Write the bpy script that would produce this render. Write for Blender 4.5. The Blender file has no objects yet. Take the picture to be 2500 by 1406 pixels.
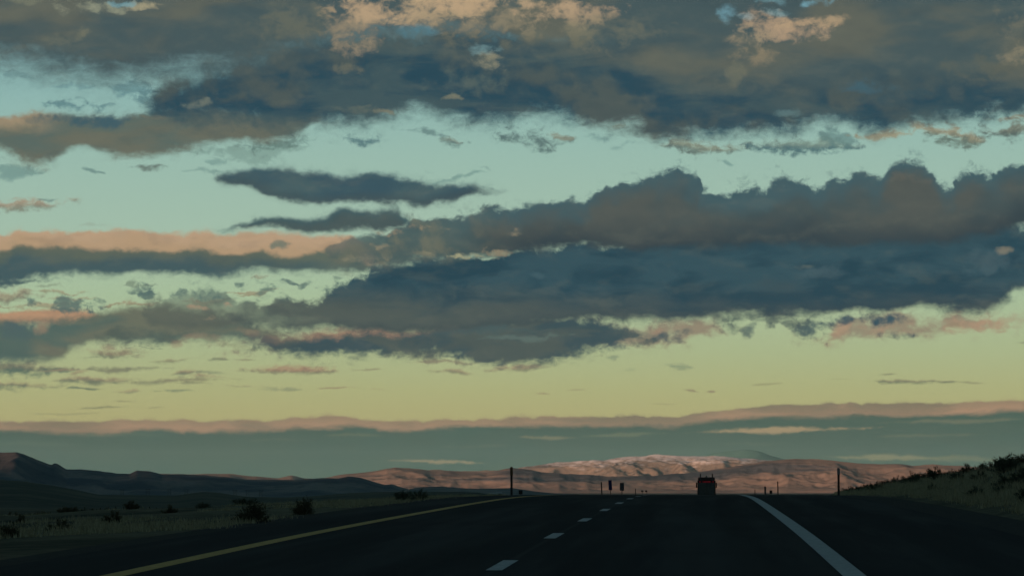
import bpy, bmesh, math, random
import numpy as np
from mathutils import Vector, Matrix

scene = bpy.context.scene
COL = scene.collection
R = math.radians

# ------------------------------------------------------------------ camera
# Photograph 2500 x 1406; lane widths and the 12.2 m dash rhythm give f = 8020 px.
F, CX, CY = 8020.0, 1250.0, 703.0
VX, HY = 1718.0, 1197.0           # column the road runs to, row of eye level
EYE = 1.27                        # eye above the road under the car
YAW = math.atan((VX - CX) / F)    # the camera looks this far left of the road
PITCH = math.atan((HY - CY) / F)
cam_d = bpy.data.cameras.new('camera')
cam_d.sensor_width = 36.0
cam_d.lens = 36.0 * F / 2500.0
cam_d.clip_start, cam_d.clip_end = 0.5, 120000.0
cam = bpy.data.objects.new('camera', cam_d)
COL.objects.link(cam)
cam.location = (0, 0, EYE)
cam.rotation_euler = (math.pi / 2 + PITCH, 0, YAW)
scene.camera = cam

# ------------------------------------------------------------------ render
scene.view_settings.view_transform = 'Standard'
scene.view_settings.look = 'None'
scene.view_settings.exposure = 0.0
scene.view_settings.gamma = 1.0
scene.view_settings.use_curve_mapping = False
scene.cycles.use_denoising = True
scene.cycles.use_adaptive_sampling = True
scene.cycles.adaptive_threshold = 0.015
scene.cycles.max_bounces = 4
scene.cycles.diffuse_bounces = 2
scene.cycles.glossy_bounces = 2
scene.cycles.volume_bounces = 1

SUN_EL = R(2.0)
SUN_SIDE = R(25)                  # the sun stands behind the camera, to the left
SUN_VEC = Vector((-math.sin(SUN_SIDE) * math.cos(SUN_EL), -math.cos(SUN_SIDE) * math.cos(SUN_EL), math.sin(SUN_EL)))
sun_d = bpy.data.lights.new('sun', 'SUN')
sun_d.energy = 5.0
sun_d.angle = R(0.5)
sun_d.color = (1.0, 0.575, 0.40)
sun = bpy.data.objects.new('sun', sun_d)
COL.objects.link(sun)
sun.rotation_euler = SUN_VEC.to_track_quat('Z', 'Y').to_euler()
sun.location = SUN_VEC * 200

def lin(c):
    out = []
    for v in c[:3]:
        v /= 255.0
        out.append(v / 12.92 if v <= 0.04045 else ((v + 0.055) / 1.055) ** 2.4)
    return tuple(out) + (1.0,)

# ------------------------------------------------------------------ node helper
class G:
    """tiny expression builder on top of a node tree"""
    def __init__(s, nt):
        s.nt = nt
    def new(s, t, **kw):
        n = s.nt.nodes.new(t)
        for k, v in kw.items():
            setattr(n, k, v)
        return n
    def put(s, sock, v):
        if isinstance(v, E):
            s.nt.links.new(v.s, sock)
        elif isinstance(v, bpy.types.NodeSocket):
            s.nt.links.new(v, sock)
        else:
            sock.default_value = v
    def m(s, op, *a):
        n = s.new('ShaderNodeMath', operation=op)
        for i, v in enumerate(a):
            s.put(n.inputs[i], v)
        return E(s, n.outputs[0])
    def sstep(s, v, lo, hi, a=0.0, b=1.0, kind='SMOOTHSTEP'):
        # written out in Math nodes: a Map Range node would hold on to shader memory
        if isinstance(lo, E) or isinstance(hi, E):
            x = (v - lo) / (hi - lo)
        else:
            x = (v - lo) * (1.0 / (hi - lo))
        x = s.m('MINIMUM', s.m('MAXIMUM', x, 0.0), 1.0)
        if kind == 'SMOOTHSTEP':
            x = x * x * s.m('MULTIPLY_ADD', x, -2.0, 3.0)
        if a != 0.0 or b != 1.0:
            x = s.m('MULTIPLY_ADD', x, b - a, a)
        return x
    def mix(s, f, a, b):
        n = s.new('ShaderNodeMix', data_type='RGBA')
        s.put(n.inputs[0], f); s.put(n.inputs[6], a); s.put(n.inputs[7], b)
        return E(s, n.outputs[2])
    def noise(s, vec, scale, detail=4.0, rough=0.55, dist=0.0, out=0):
        n = s.new('ShaderNodeTexNoise')
        n.noise_dimensions = '3D'
        s.put(n.inputs['Vector'], vec)
        n.inputs['Scale'].default_value = scale
        n.inputs['Detail'].default_value = detail
        n.inputs['Roughness'].default_value = rough
        n.inputs['Distortion'].default_value = dist
        return E(s, n.outputs[out])
    def xyz(s, x, y, z):
        n = s.new('ShaderNodeCombineXYZ')
        for i, v in enumerate((x, y, z)):
            s.put(n.inputs[i], v)
        return E(s, n.outputs[0])
    def sep(s, v):
        n = s.new('ShaderNodeSeparateXYZ')
        s.put(n.inputs[0], v)
        return [E(s, o) for o in n.outputs]
    def curve(s, t, pts):
        """float curve through (t, value) points, all in 0..1"""
        n = s.new('ShaderNodeFloatCurve')
        c = n.mapping.curves[0]
        pts = sorted(pts)
        while len(c.points) < len(pts):
            c.points.new(0.5, 0.5)
        for p, (x, y) in zip(c.points, pts):
            p.location = (x, y)
            p.handle_type = 'AUTO_CLAMPED'
        n.mapping.update()
        s.put(n.inputs['Value'], t)
        return E(s, n.outputs[0])
    def ramp(s, t, stops, interp='LINEAR'):
        n = s.new('ShaderNodeValToRGB')
        cr = n.color_ramp
        cr.interpolation = interp
        while len(cr.elements) < len(stops):
            cr.elements.new(0.5)
        for e, (p, c) in zip(cr.elements, sorted(stops)):
            e.position = p
            e.color = c
        s.put(n.inputs[0], t)
        return E(s, n.outputs[0])

class E:
    def __init__(self, g, s):
        self.g, self.s = g, s
    def __add__(a, b): return a.g.m('ADD', a, b)
    __radd__ = __add__
    def __sub__(a, b): return a.g.m('SUBTRACT', a, b)
    def __rsub__(a, b): return a.g.m('SUBTRACT', b, a)
    def __mul__(a, b): return a.g.m('MULTIPLY', a, b)
    __rmul__ = __mul__
    def __truediv__(a, b): return a.g.m('DIVIDE', a, b)
    def abs(a): return a.g.m('ABSOLUTE', a)
    def clamp(a): return a.g.m('MINIMUM', a.g.m('MAXIMUM', a, 0.0), 1.0)
    def max(a, b): return a.g.m('MAXIMUM', a, b)
    def min(a, b): return a.g.m('MINIMUM', a, b)

# ------------------------------------------------------------------ world: evening sky with cloud banks
world = bpy.data.worlds.new('World')
scene.world = world
world.use_nodes = True
wt = world.node_tree
wt.nodes.clear()
g = G(wt)
tc = g.new('ShaderNodeTexCoord')
D = E(g, tc.outputs['Generated'])
dx, dy, dz = g.sep(D)
# S: azimuth, V: elevation, both as small angles times F (one unit = 0.007 degrees), V grows downwards
S0 = (g.m('ARCTAN2', dx, dy) + YAW) * F + CX
V0 = HY - g.m('ARCSINE', dz) * F

def dirnoise(scale_px, aspect, detail, rough, dist=0.0, seed=0.0, out=0, up=0.0):
    k = F / scale_px
    vec = g.xyz(dx * k + seed, dy * k + seed * 1.7, dz * (k * aspect) + up)
    return g.noise(vec, 1.0, detail, rough, dist, out)

# shared noise fields, each about -0.5 .. 0.5
wx = dirnoise(210.0, 1.5, 4.0, 0.55, 0.0, 3.1) - 0.5          # two warps
wy = dirnoise(120.0, 1.3, 5.0, 0.6, 0.0, 71.3) - 0.5
nb = (dirnoise(66.0, 1.2, 6.0, 0.55, 0.25, 11.0) - 0.5) * 2.2  # billows for cloud tops
nf = (dirnoise(30.0, 1.5, 6.0, 0.68, 0.5, 23.0) - 0.5) * 2.2   # fine wisps
ns = (dirnoise(190.0, 3.6, 6.0, 0.58, 0.5, 37.0) - 0.5) * 2.2  # flat streaks
nl = (dirnoise(430.0, 2.4, 3.0, 0.45, 0.3, 51.0) - 0.5) * 2.0  # broad tone changes inside the cloud
em = (dirnoise(130.0, 1.9, 5.0, 0.55, 0.3, 91.0) - dirnoise(130.0, 1.9, 5.0, 0.55, 0.3, 91.0, 0, 0.28)) * 2.6   # relief of the cloud surface: light from above or below
low = g.sstep(V0, 700.0, 1000.0, 1.0, 0.3)                   # clouds near the horizon are farther: finer relief
SS = S0 + wx * 130.0
VV = V0 + wy * low * 70.0
S, V = SS, VV

T0, TW = -250.0, 3000.0
def tt(): return g.m('PINGPONG', (S - T0) / TW, 1.0)
def ang(px): return CX + F * math.atan((px - CX) / F)
def vv(py): return HY - F * (PITCH + math.atan((CY - py) / F))
def cu(pts):
    q = []
    for x, y in pts:
        q.append((min(1, max(0, (ang(x) - T0) / TW)), (vv(y) + 400.0) / 1800.0))
    q.sort()
    if q[0][0] > 0: q.insert(0, (0.0, q[0][1]))
    if q[-1][0] < 1: q.append((1.0, q[-1][1]))
    return g.curve(tt(), q) * 1800.0 - 400.0
def cu01(pts):
    q = sorted((min(1, max(0, (ang(x) - T0) / TW)), y) for x, y in pts)
    if q[0][0] > 0: q.insert(0, (0.0, q[0][1]))
    if q[-1][0] < 1: q.append((1.0, q[-1][1]))
    return g.curve(tt(), q)

# clear sky: colour by elevation, blended with the physical sky
el_t = g.sstep(V0, -900.0, 1250.0, 0.0, 1.0, 'LINEAR')
def et(y): return (vv(y) + 900.0) / 2150.0
sky = g.ramp(el_t, [(0.0, lin((72, 118, 150))), (et(-350), lin((92, 142, 164))), (et(0), lin((120, 170, 186))), (et(180), lin((138, 184, 184))),
                    (et(380), lin((155, 193, 182))), (et(560), lin((166, 198, 180))), (et(720), lin((173, 200, 166))),
                    (et(860), lin((177, 193, 148))), (et(950), lin((184, 189, 135))), (et(1020), lin((190, 186, 128))), (1.0, lin((178, 168, 114)))])
nish = g.new('ShaderNodeTexSky', sky_type='NISHITA', sun_disc=False)
nish.sun_elevation = SUN_EL
nish.sun_rotation = math.atan2(SUN_VEC.x, SUN_VEC.y)
nish.air_density, nish.dust_density, nish.ozone_density = 1.0, 1.0, 1.0
C = g.mix(0.12, sky, g.mix(0.85, E(g, nish.outputs[0]), (0.0, 0.0, 0.0, 1.0)))

BLUE = lin((43, 78, 92)); SLATE = lin((60, 83, 90)); GREY = lin((76, 90, 87)); BROWN = lin((98, 101, 88))
DARK = lin((46, 64, 72)); CREAM = lin((186, 162, 128)); PINK = lin((180, 150, 122)); ROSE = lin((168, 136, 114))
GREEN = lin((80, 104, 92)); WARM = lin((128, 122, 100)); TEAL = lin((64, 98, 104))

def over(a, col, shade=0.14):
    # the cloud's own relief: parts turned up are a little lighter, parts turned down darker and bluer
    global C
    if shade:
        col = g.mix(g.sstep(em, 0.0, 0.5) * shade, col, lin((118, 120, 104)))
        col = g.mix(g.sstep(em, 0.0, -0.5) * shade, col, lin((36, 60, 72)))
    C = g.mix(a, C, col)

def make_group(name, ins, build, outs):
    """node group used once per cloud; ins = [(name, 'f' or 'c')]"""
    nt = bpy.data.node_groups.new(name, 'ShaderNodeTree')
    kinds = {'f': 'NodeSocketFloat', 'c': 'NodeSocketColor'}
    for n, k in ins:
        nt.interface.new_socket(n, in_out='INPUT', socket_type=kinds[k])
    for n, k in outs:
        nt.interface.new_socket(n, in_out='OUTPUT', socket_type=kinds[k])
    gg = G(nt)
    gi = gg.new('NodeGroupInput')
    res = build(gg, *[E(gg, gi.outputs[i]) for i in range(len(ins))])
    go = gg.new('NodeGroupOutput')
    for i, r in enumerate(res):
        gg.put(go.inputs[i], r)
    return nt
def use_group(nt, args):
    n = g.new('ShaderNodeGroup')
    n.node_tree = nt
    for i, v in enumerate(args):
        g.put(n.inputs[i], v)
    return [E(g, o) for o in n.outputs]

def _streak(gg, C_, S_, V_, ns_, nf_, xc, hw, yc, th, tilt, op, amp, col, litc):
    u = (S_ - xc) / hw
    v = (V_ - yc - u * tilt) / th
    e = 1.0 - u * u - v.abs() + (ns_ * 1.5 + nf_ * 1.4) * amp
    a = gg.sstep(e, -0.1, 1.0) * op
    c = gg.mix(gg.sstep(v + nf_ * 0.8, -0.5, 0.45), litc, col)
    r = gg.mix(a, C_, c)
    return [r]
STREAK = make_group('cloud_streak', [('C', 'c')] + [(k, 'f') for k in ('S', 'V', 'ns', 'nf', 'xc', 'hw', 'yc', 'th', 'tilt', 'op', 'amp')] + [('col', 'c'), ('lit', 'c')], _streak, [('C', 'c')])

def _spot(gg, C_, S_, V_, nb_, nf_, x, y, rx, ry, op, amp, col):
    u = (S_ - x) / rx
    v = (V_ - y) / ry
    e = 0.7 - (u * u + v * v) * 0.75 + (nb_ * 2.1 + nf_ * 1.3) * amp
    r = gg.mix(gg.sstep(e, -0.1, 1.2) * op, C_, col)
    return [r]
SPOT = make_group('cloud_spot', [('C', 'c')] + [(k, 'f') for k in ('S', 'V', 'nb', 'nf', 'x', 'y', 'rx', 'ry', 'op', 'amp')] + [('col', 'c')], _spot, [('C', 'c')])

def _bank(gg, V_, tp, bt, nb_, nf_, ns_, at, ab, st, sb, ft, fb):
    dt = V_ - tp
    db = bt - V_
    n1 = (nb_ + nf_ * ft) * at * 1.8
    n2 = (ns_ + nf_ * fb) * ab * 1.8
    a = gg.sstep(dt + n1, st * -1.3, st * 1.3) * gg.sstep(db + n2, sb * -1.3, sb * 1.3)
    # thin torn fringe outside the dense cloud
    f = gg.sstep(dt + n1 * 1.7 + nf_ * at * 1.6, st * -2.2, st * 3.5) * gg.sstep(db + n2 * 1.7 + nf_ * ab * 1.4, sb * -2.2, sb * 3.5)
    return [gg.m('MAXIMUM', a, f * 0.6), dt, db]
BANK = make_group('cloud_bank', [(k, 'f') for k in ('V', 'tp', 'bt', 'nb', 'nf', 'ns', 'at', 'ab', 'st', 'sb', 'ft', 'fb')], _bank, [('a', 'f'), ('dt', 'f'), ('db', 'f')])

def bank(top, bot, at=14, ab=10, st=6, sb=10, ft=0.5, fb=0.6):
    """a cloud bank between two edge curves: alpha, depth below the top edge, height above the bottom edge"""
    return use_group(BANK, [V, cu(top) if top else -1e7, cu(bot), nb, nf, ns, at, ab, st * 1.45, sb * 1.35, ft * 1.15, fb * 1.15])
PRIMS = []                       # (first row, last row, painter), back to front
def rows(y0, y1):
    def deco(fn):
        PRIMS.append((y0, y1, fn))
        return fn
    return deco
def streak(x0, x1, y, th, col, op=0.8, tilt=0.0, amp=0.9, lit=None):
    """thin lens-shaped cloud; lit = colour of its upper side"""
    def paint():
        global C
        C, = use_group(STREAK, [C, S, V, ns, nf, ang((x0 + x1) / 2), (x1 - x0) / 2, vv(y), th, tilt, op, amp, col, lit or col])
    m = th * (1.0 + 1.6 * amp) + abs(tilt) + 2
    PRIMS.append((y - m, y + m, paint))
def spot(x, y, rx, ry, col, op=0.6, amp=0.8):
    def paint():
        global C
        C, = use_group(SPOT, [C, S, V, nb, nf, ang(x), vv(y), rx, ry, op, amp, col])
    m = ry * (1.2 + 0.8 * amp) + 2
    PRIMS.append((y - m, y + m, paint))

# ---- far horizon bank with a pink-lit top
hz_top = [(0, 1031), (250, 1027), (420, 1026), (620, 1028), (780, 1018), (900, 1026), (1100, 1024), (1250, 1020), (1450, 1016), (1560, 1017),
          (1700, 1010), (1750, 1003), (1850, 995), (1950, 986), (2050, 988), (2150, 988), (2270, 985), (2500, 979)]
@rows(929, 1440)
def _():
    a, dt, db = bank(hz_top, [(0, 1395), (2500, 1395)], at=5, ab=4, st=2.0, sb=4)
    band = cu([(0, 1050), (300, 1052), (560, 1050), (780, 1043), (1000, 1048), (1250, 1037), (1500, 1036), (1700, 1030), (1900, 1016), (2100, 1012), (2300, 1012), (2500, 1002)])
    body = g.mix(g.sstep(V0, 1040.0, 1190.0), lin((72, 95, 81)), lin((80, 106, 88)))
    body = g.mix(g.sstep(nl + ns * 0.7, -0.1, 0.35) * 0.4, body, lin((66, 98, 86)))
    lit = g.sstep(V - band + ns * 16.0 + nl * 10.0 + nf * 8.0, -7.0, 10.0, 1.0, 0.0) * g.sstep(nl + ns * 0.8, -0.4, 0.1, 0.62, 1.0)
    hzc = g.mix(lit, body, g.mix(g.sstep(dt + nf * 10.0, 2.0, 26.0), lin((158, 134, 106)), lin((178, 142, 112))))
    over(a, hzc, 0.0)
for q in [(1640, 2200, 1050, 9, lin((176, 152, 114)), 0.9, -9), (1240, 1420, 1067, 6, lin((142, 136, 104)), 0.6, 0), (1400, 1680, 1061, 6, lin((118, 126, 98)), 0.6, -4),
          (780, 920, 1062, 6, lin((118, 124, 96)), 0.5, 0), (920, 1200, 1126, 7, lin((160, 146, 110)), 0.85, 2), (1980, 2320, 1117, 9, lin((142, 140, 104)), 0.85, 0),
          (2200, 2480, 1121, 8, lin((122, 128, 96)), 0.6, 2), (2150, 2560, 1028, 7, lin((128, 126, 98)), 0.5, -5), (100, 420, 1062, 8, lin((94, 112, 92)), 0.5, 0), (2100, 2420, 1062, 6, lin((112, 118, 94)), 0.5, -3), (560, 760, 1075, 5, lin((104, 116, 94)), 0.4, 0), (1700, 1960, 1083, 5, lin((96, 112, 92)), 0.4, 0), (1050, 1260, 1088, 5, lin((98, 112, 92)), 0.4, 0), (-100, 240, 1085, 7, lin((92, 112, 94)), 0.4, 0)]:
    streak(q[0], q[1], q[2], q[3], q[4], q[5], q[6], amp=0.6)

# ---- thin pink-brown streaks in the yellow-green band
for q in [(555, 870, 903, 14, lin((122, 116, 96)), 0.95, -2, lin((166, 134, 108))), (405, 520, 913, 11, lin((110, 116, 98)), 0.9, 0, lin((150, 130, 104))),
          (840, 950, 900, 4, lin((146, 138, 108)), 0.7, 2, None), (330, 500, 880, 11, lin((122, 122, 98)), 0.85, -6, lin((150, 132, 106))),
          (205, 365, 866, 20, lin((112, 116, 96)), 0.85, -4, lin((150, 130, 106))), (510, 570, 877, 6, lin((120, 124, 100)), 0.8, 0, None), (570, 630, 877, 4, lin((140, 136, 106)), 0.6, 0, None),
          (470, 640, 846, 9, lin((136, 134, 106)), 0.55, 3, None), (-120, 200, 903, 22, lin((80, 102, 92)), 0.95, 3, lin((124, 118, 98))), (190, 390, 903, 9, lin((120, 120, 98)), 0.85, -3, None),
          (-140, 140, 942, 15, lin((92, 106, 92)), 0.95, 3, lin((146, 130, 104))), (120, 330, 930, 13, lin((104, 112, 94)), 0.9, -2, lin((150, 132, 106))),
          (300, 640, 930, 9, lin((134, 130, 102)), 0.85, -5, None), (140, 260, 951, 6, lin((90, 106, 92)), 0.85, 2, None), (420, 530, 938, 6, lin((130, 130, 102)), 0.7, 0, None), (330, 410, 936, 8, lin((124, 126, 100)), 0.6, 0, None),
          (765, 885, 945, 4, lin((156, 138, 106)), 0.8, -3, None), (905, 970, 950, 3.5, lin((160, 138, 106)), 0.8, 2, None), (170, 335, 996, 4, lin((140, 138, 102)), 0.8, -3, None),
          (265, 340, 980, 3, lin((146, 140, 104)), 0.7, 0, None), (360, 415, 996, 2.5, lin((146, 142, 104)), 0.6, 0, None), (60, 230, 1010, 4, lin((154, 150, 108)), 0.5, 0, None),
          (990, 1200, 884, 7, lin((140, 130, 106)), 0.85, -2, None), (1050, 1175, 908, 10, lin((128, 124, 100)), 0.85, 2, lin((156, 134, 108))), (1165, 1330, 899, 12, lin((134, 128, 104)), 0.85, -3, lin((160, 136, 110))),
          (1290, 1335, 960, 3.5, lin((154, 136, 104)), 0.8, 0, None), (1360, 1425, 951, 3, lin((156, 144, 108)), 0.6, 0, None), (1640, 1705, 954, 5, lin((146, 132, 104)), 0.85, 3, None), (1710, 1745, 956, 4, lin((146, 132, 104)), 0.8, 0, None),
          (1820, 1900, 938, 4, lin((146, 142, 106)), 0.65, -2, None), (2010, 2090, 927, 3, lin((146, 142, 106)), 0.6, 0, None), (2100, 2345, 934, 7, lin((112, 118, 94)), 0.9, 0, lin((138, 130, 104))),
          (2140, 2215, 917, 4, lin((128, 128, 100)), 0.75, -3, None), (2330, 2400, 936, 3, lin((140, 136, 104)), 0.6, 0, None), (1615, 1690, 894, 12, lin((122, 138, 112)), 0.6, 0, None), (1510, 1560, 901, 7, lin((146, 158, 122)), 0.4, 0, None),
          (1470, 1520, 872, 9, lin((120, 136, 112)), 0.6, 0, None), (2470, 2530, 844, 4, lin((130, 136, 108)), 0.6, 0, None), (1570, 1640, 984, 2.5, lin((156, 148, 108)), 0.5, 0, None)]:
    streak(q[0], q[1], q[2], q[3], q[4], q[5], q[6], amp=0.75, lit=q[7])

# ---- more thin scraps low on the left
_r = random.Random(3)
for k in range(26):
    x0 = _r.uniform(-60, 620); y0 = _r.choice([_r.uniform(842, 962), _r.uniform(842, 962), _r.uniform(676, 760)])
    ln = _r.uniform(50, 190); th = _r.uniform(3, 8)
    warm = _r.random()
    col = lin((96 + 50 * warm, 112 + 20 * warm, 98 + 6 * warm))
    streak(x0, x0 + ln, y0, th, col, _r.uniform(0.45, 0.8), _r.uniform(-5, 3), 1.0, lin((158, 134, 108)) if warm > 0.5 else None)

# ---- row below the big right bank: pink and blue-grey scraps
@rows(720, 905)
def _():
    a, dt, db = bank([(1380, 860), (1440, 800), (1560, 790), (1700, 784), (1760, 790), (1800, 830), (1900, 840), (2020, 830), (2060, 790), (2140, 775), (2180, 770), (2240, 790), (2290, 788), (2340, 773), (2420, 778), (2500, 776)],
                     [(1380, 850), (1480, 850), (1600, 846), (1690, 830), (1740, 812), (1800, 812), (1900, 812), (2000, 826), (2100, 832), (2200, 826), (2300, 815), (2400, 812), (2500, 806)], at=15, ab=15, st=9, sb=9, ft=1.0, fb=1.0)
    over(a * g.sstep(nb + ns * 0.7, -0.45, 0.15, 0.35, 0.9), g.mix(g.sstep(nl + nb * 0.6, -0.12, 0.16), lin((146, 130, 110)), lin((172, 140, 115))))
for x, y, rx, ry, col, op in [(1500, 812, 70, 20, GREY, 0.85), (1640, 822, 62, 18, SLATE, 0.9), (1490, 848, 44, 14, SLATE, 0.8), (1560, 835, 30, 16, GREY, 0.7), (1590, 806, 30, 10, ROSE, 0.5), (1780, 800, 34, 24, GREY, 0.8),
                              (1840, 815, 18, 22, SLATE, 0.75), (1885, 800, 26, 16, GREY, 0.8), (1860, 780, 90, 9, GREY, 0.7), (2000, 806, 46, 30, SLATE, 0.95), (1960, 786, 40, 16, GREY, 0.8), (2120, 786, 78, 17, BLUE, 0.95), (2205, 820, 56, 13, SLATE, 0.95), (2350, 800, 26, 9, WARM, 0.5)]:
    spot(x, y, rx, ry, col, op, 0.9)

# ---- lower left masses
@rows(704, 885)
def _():
    a, dt, db = bank([(0, 762), (100, 756), (170, 754), (230, 765), (262, 800), (300, 840)], [(0, 800), (120, 798), (200, 792), (240, 776), (270, 760)], at=6, ab=8, st=4, sb=6)
    over(a, g.mix(g.sstep(dt + nf * 12.0, 8.0, 40.0), lin((184, 146, 114)), lin((160, 130, 104))))
streak(-110, 118, 723, 19, lin((120, 116, 100)), 0.95, 0, 0.6, lin((156, 132, 108)))
streak(-180, 130, 693, 10, SLATE, 0.95, -3, 0.6)
streak(-200, 140, 672, 8, TEAL, 0.5, 0, 0.8)
streak(60, 160, 700, 5, lin((130, 142, 118)), 0.6, -2, 0.6)
@rows(698, 932)
def _():
    a, dt, db = bank([(0, 795), (60, 792), (100, 800), (130, 790), (170, 778), (230, 764), (300, 755), (370, 748), (430, 752), (520, 760), (600, 790), (700, 806), (820, 830)],
                     [(0, 887), (60, 885), (150, 868), (200, 848), (240, 836), (330, 842), (380, 838), (430, 832), (520, 838), (600, 838), (680, 830), (760, 800)], at=12, ab=12, st=8, sb=9)
    over(a * 0.97, g.mix(g.sstep(nl + ns * 0.5 + g.sstep(S, 0.0, 650.0, -0.2, 0.22), -0.16, 0.2), lin((76, 98, 92)), lin((104, 108, 92))))
spot(330, 818, 130, 22, lin((74, 88, 82)), 0.75, 0.7)
spot(55, 815, 46, 26, lin((74, 96, 98)), 0.8, 0.7)
spot(110, 806, 20, 18, lin((156, 130, 106)), 0.6, 0.7)
for x, y, rx, ry in [(420, 836, 30, 14), (500, 822, 60, 12), (600, 812, 60, 9), (560, 838, 50, 8)]:
    spot(x, y, rx, ry, lin((150, 130, 106)), 0.5, 0.9)

# ---- band under the big bank, running to the left
@rows(730, 931)
def _():
    a, dt, db = bank([(560, 850), (620, 826), (680, 820), (760, 812), (830, 806), (900, 800), (980, 798), (1150, 790), (1400, 780), (1500, 795), (1560, 812), (1640, 850)],
                     [(560, 828), (640, 842), (690, 860), (740, 872), (850, 868), (1000, 868), (1090, 872), (1180, 884), (1250, 886), (1320, 884), (1390, 874), (1430, 864), (1470, 850), (1520, 830), (1580, 815)], at=12, ab=14, st=8, sb=9, ft=0.9, fb=0.9)
    lt = cu01([(560, 0.15), (700, 0.35), (800, 0.8), (900, 0.95), (980, 0.85), (1040, 0.3), (1150, 0.0), (2500, 0.0)])
    cc = g.mix(g.sstep(nl + ns, -0.2, 0.2), lin((56, 78, 84)), lin((76, 88, 84)))
    cc = g.mix(g.sstep(dt + nf * 14.0, 6.0, 26.0, 1.0, 0.0) * lt, cc, lin((166, 132, 108)))
    over(a, cc)
for q in [(900, 1400, 812, 10, TEAL, 0.4, 0), (1180, 1420, 826, 7, lin((104, 126, 118)), 0.45, -4)]:
    streak(*q, amp=0.9)

# ---- left band with the long pink top
ptop = [(-250, 570), (0, 578), (30, 566), (80, 574), (200, 574), (260, 570), (350, 568), (430, 576), (490, 570), (560, 573), (650, 576), (740, 573), (830, 572), (900, 600), (960, 640), (1000, 690)]
@rows(516, 739)
def _():
    a, dt, db = bank(ptop, [(-250, 690), (0, 694), (100, 682), (200, 674), (400, 671), (600, 668), (760, 664), (860, 662), (950, 640), (1000, 600)], at=5, ab=8, st=4, sb=7)
    cc = g.mix(g.sstep(dt + ns * 20.0, 46.0, 82.0), lin((92, 102, 90)), lin((66, 90, 94)))
    cc = g.mix(g.sstep(S + nl * 300.0, 500.0, 850.0) * 0.6, cc, lin((96, 110, 96)))
    cc = g.mix(g.sstep(dt + nb * 16.0 + ns * 10.0, 34.0, 52.0, 1.0, 0.0), cc, g.mix(g.sstep(dt + ns * 30.0, 4.0, 40.0), lin((186, 158, 128)), lin((180, 152, 120))))
    over(a, cc)
streak(640, 705, 601, 12, lin((106, 118, 106)), 0.85, -8, 0.7)

# ---- the big right bank, lower blue part
btop = [(330, 775), (370, 752), (400, 742), (430, 722), (470, 708), (520, 693), (548, 706), (562, 734), (600, 740), (650, 744), (700, 728), (740, 738), (775, 734), (800, 708), (845, 695), (880, 668), (940, 650), (1000, 640), (1060, 632), (1150, 628), (1225, 616), (1400, 596), (2500, 560)]
bbot = [(330, 745), (380, 790), (500, 800), (650, 801), (800, 803), (900, 808), (1050, 812), (1200, 806), (1300, 796), (1400, 787), (1500, 782), (1650, 778), (1800, 775), (1950, 770), (2080, 766), (2180, 760), (2260, 756), (2330, 768), (2400, 764), (2440, 748), (2480, 722), (2500, 705)]
@rows(510, 857)
def _():
    a, dt, db = bank(btop, bbot, at=16, ab=8, st=6, sb=8, ft=0.8)
    hb = g.sstep(V + ns * 70.0 + nl * 40.0, 690.0, 775.0)
    cc = g.mix(g.sstep(nl + ns * 0.9, -0.22, 0.22), lin((33, 66, 79)), lin((50, 80, 90)))
    cc = g.mix(hb, cc, g.mix(g.sstep(S, 700.0, 1900.0), lin((80, 90, 85)), lin((63, 78, 82))))
    cc = g.mix(g.sstep(db + ns * 20.0, 0.0, 30.0, 0.55, 0.0), cc, DARK)
    over(a * g.sstep(S + nb * 220.0 + ns * 160.0, 420.0, 800.0, 0.5, 1.0), cc)
for x, y, rx, ry, col, op in [(545, 748, 22, 10, PINK, 0.9), (470, 749, 20, 8, PINK, 0.7), (496, 776, 26, 8, CREAM, 0.55), (340, 700, 1, 1, GREY, 0.0), (1960, 652, 34, 6, lin((100, 108, 100)), 0.5), (2478, 622, 24, 12, lin((150, 140, 116)), 0.55), (1480, 742, 90, 14, lin((92, 100, 92)), 0.3),
                              (1130, 712, 60, 20, lin((84, 96, 94)), 0.5), (2000, 668, 80, 16, lin((76, 98, 104)), 0.5), (2430, 655, 70, 26, lin((76, 98, 104)), 0.5), (1300, 668, 50, 10, lin((70, 98, 106)), 0.5), (860, 672, 24, 8, lin((160, 178, 150)), 0.7)]:
    if op: spot(x, y, rx, ry, col, op, 0.9)
# loose puffs left of it
for x, y, rx, ry in [(170, 740, 36, 20), (222, 745, 26, 20), (195, 758, 40, 9), (326, 712, 36, 13), (350, 724, 18, 8), (455, 722, 40, 16), (512, 712, 36, 18), (640, 705, 60, 14), (700, 690, 30, 8), (748, 694, 22, 10), (600, 690, 40, 10), (80, 740, 20, 10), (780, 700, 30, 10)]:
    spot(x, y, rx, ry, lin((84, 108, 104)) if rx != 60 else lin((98, 122, 112)), 0.85, 1.5)

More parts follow.
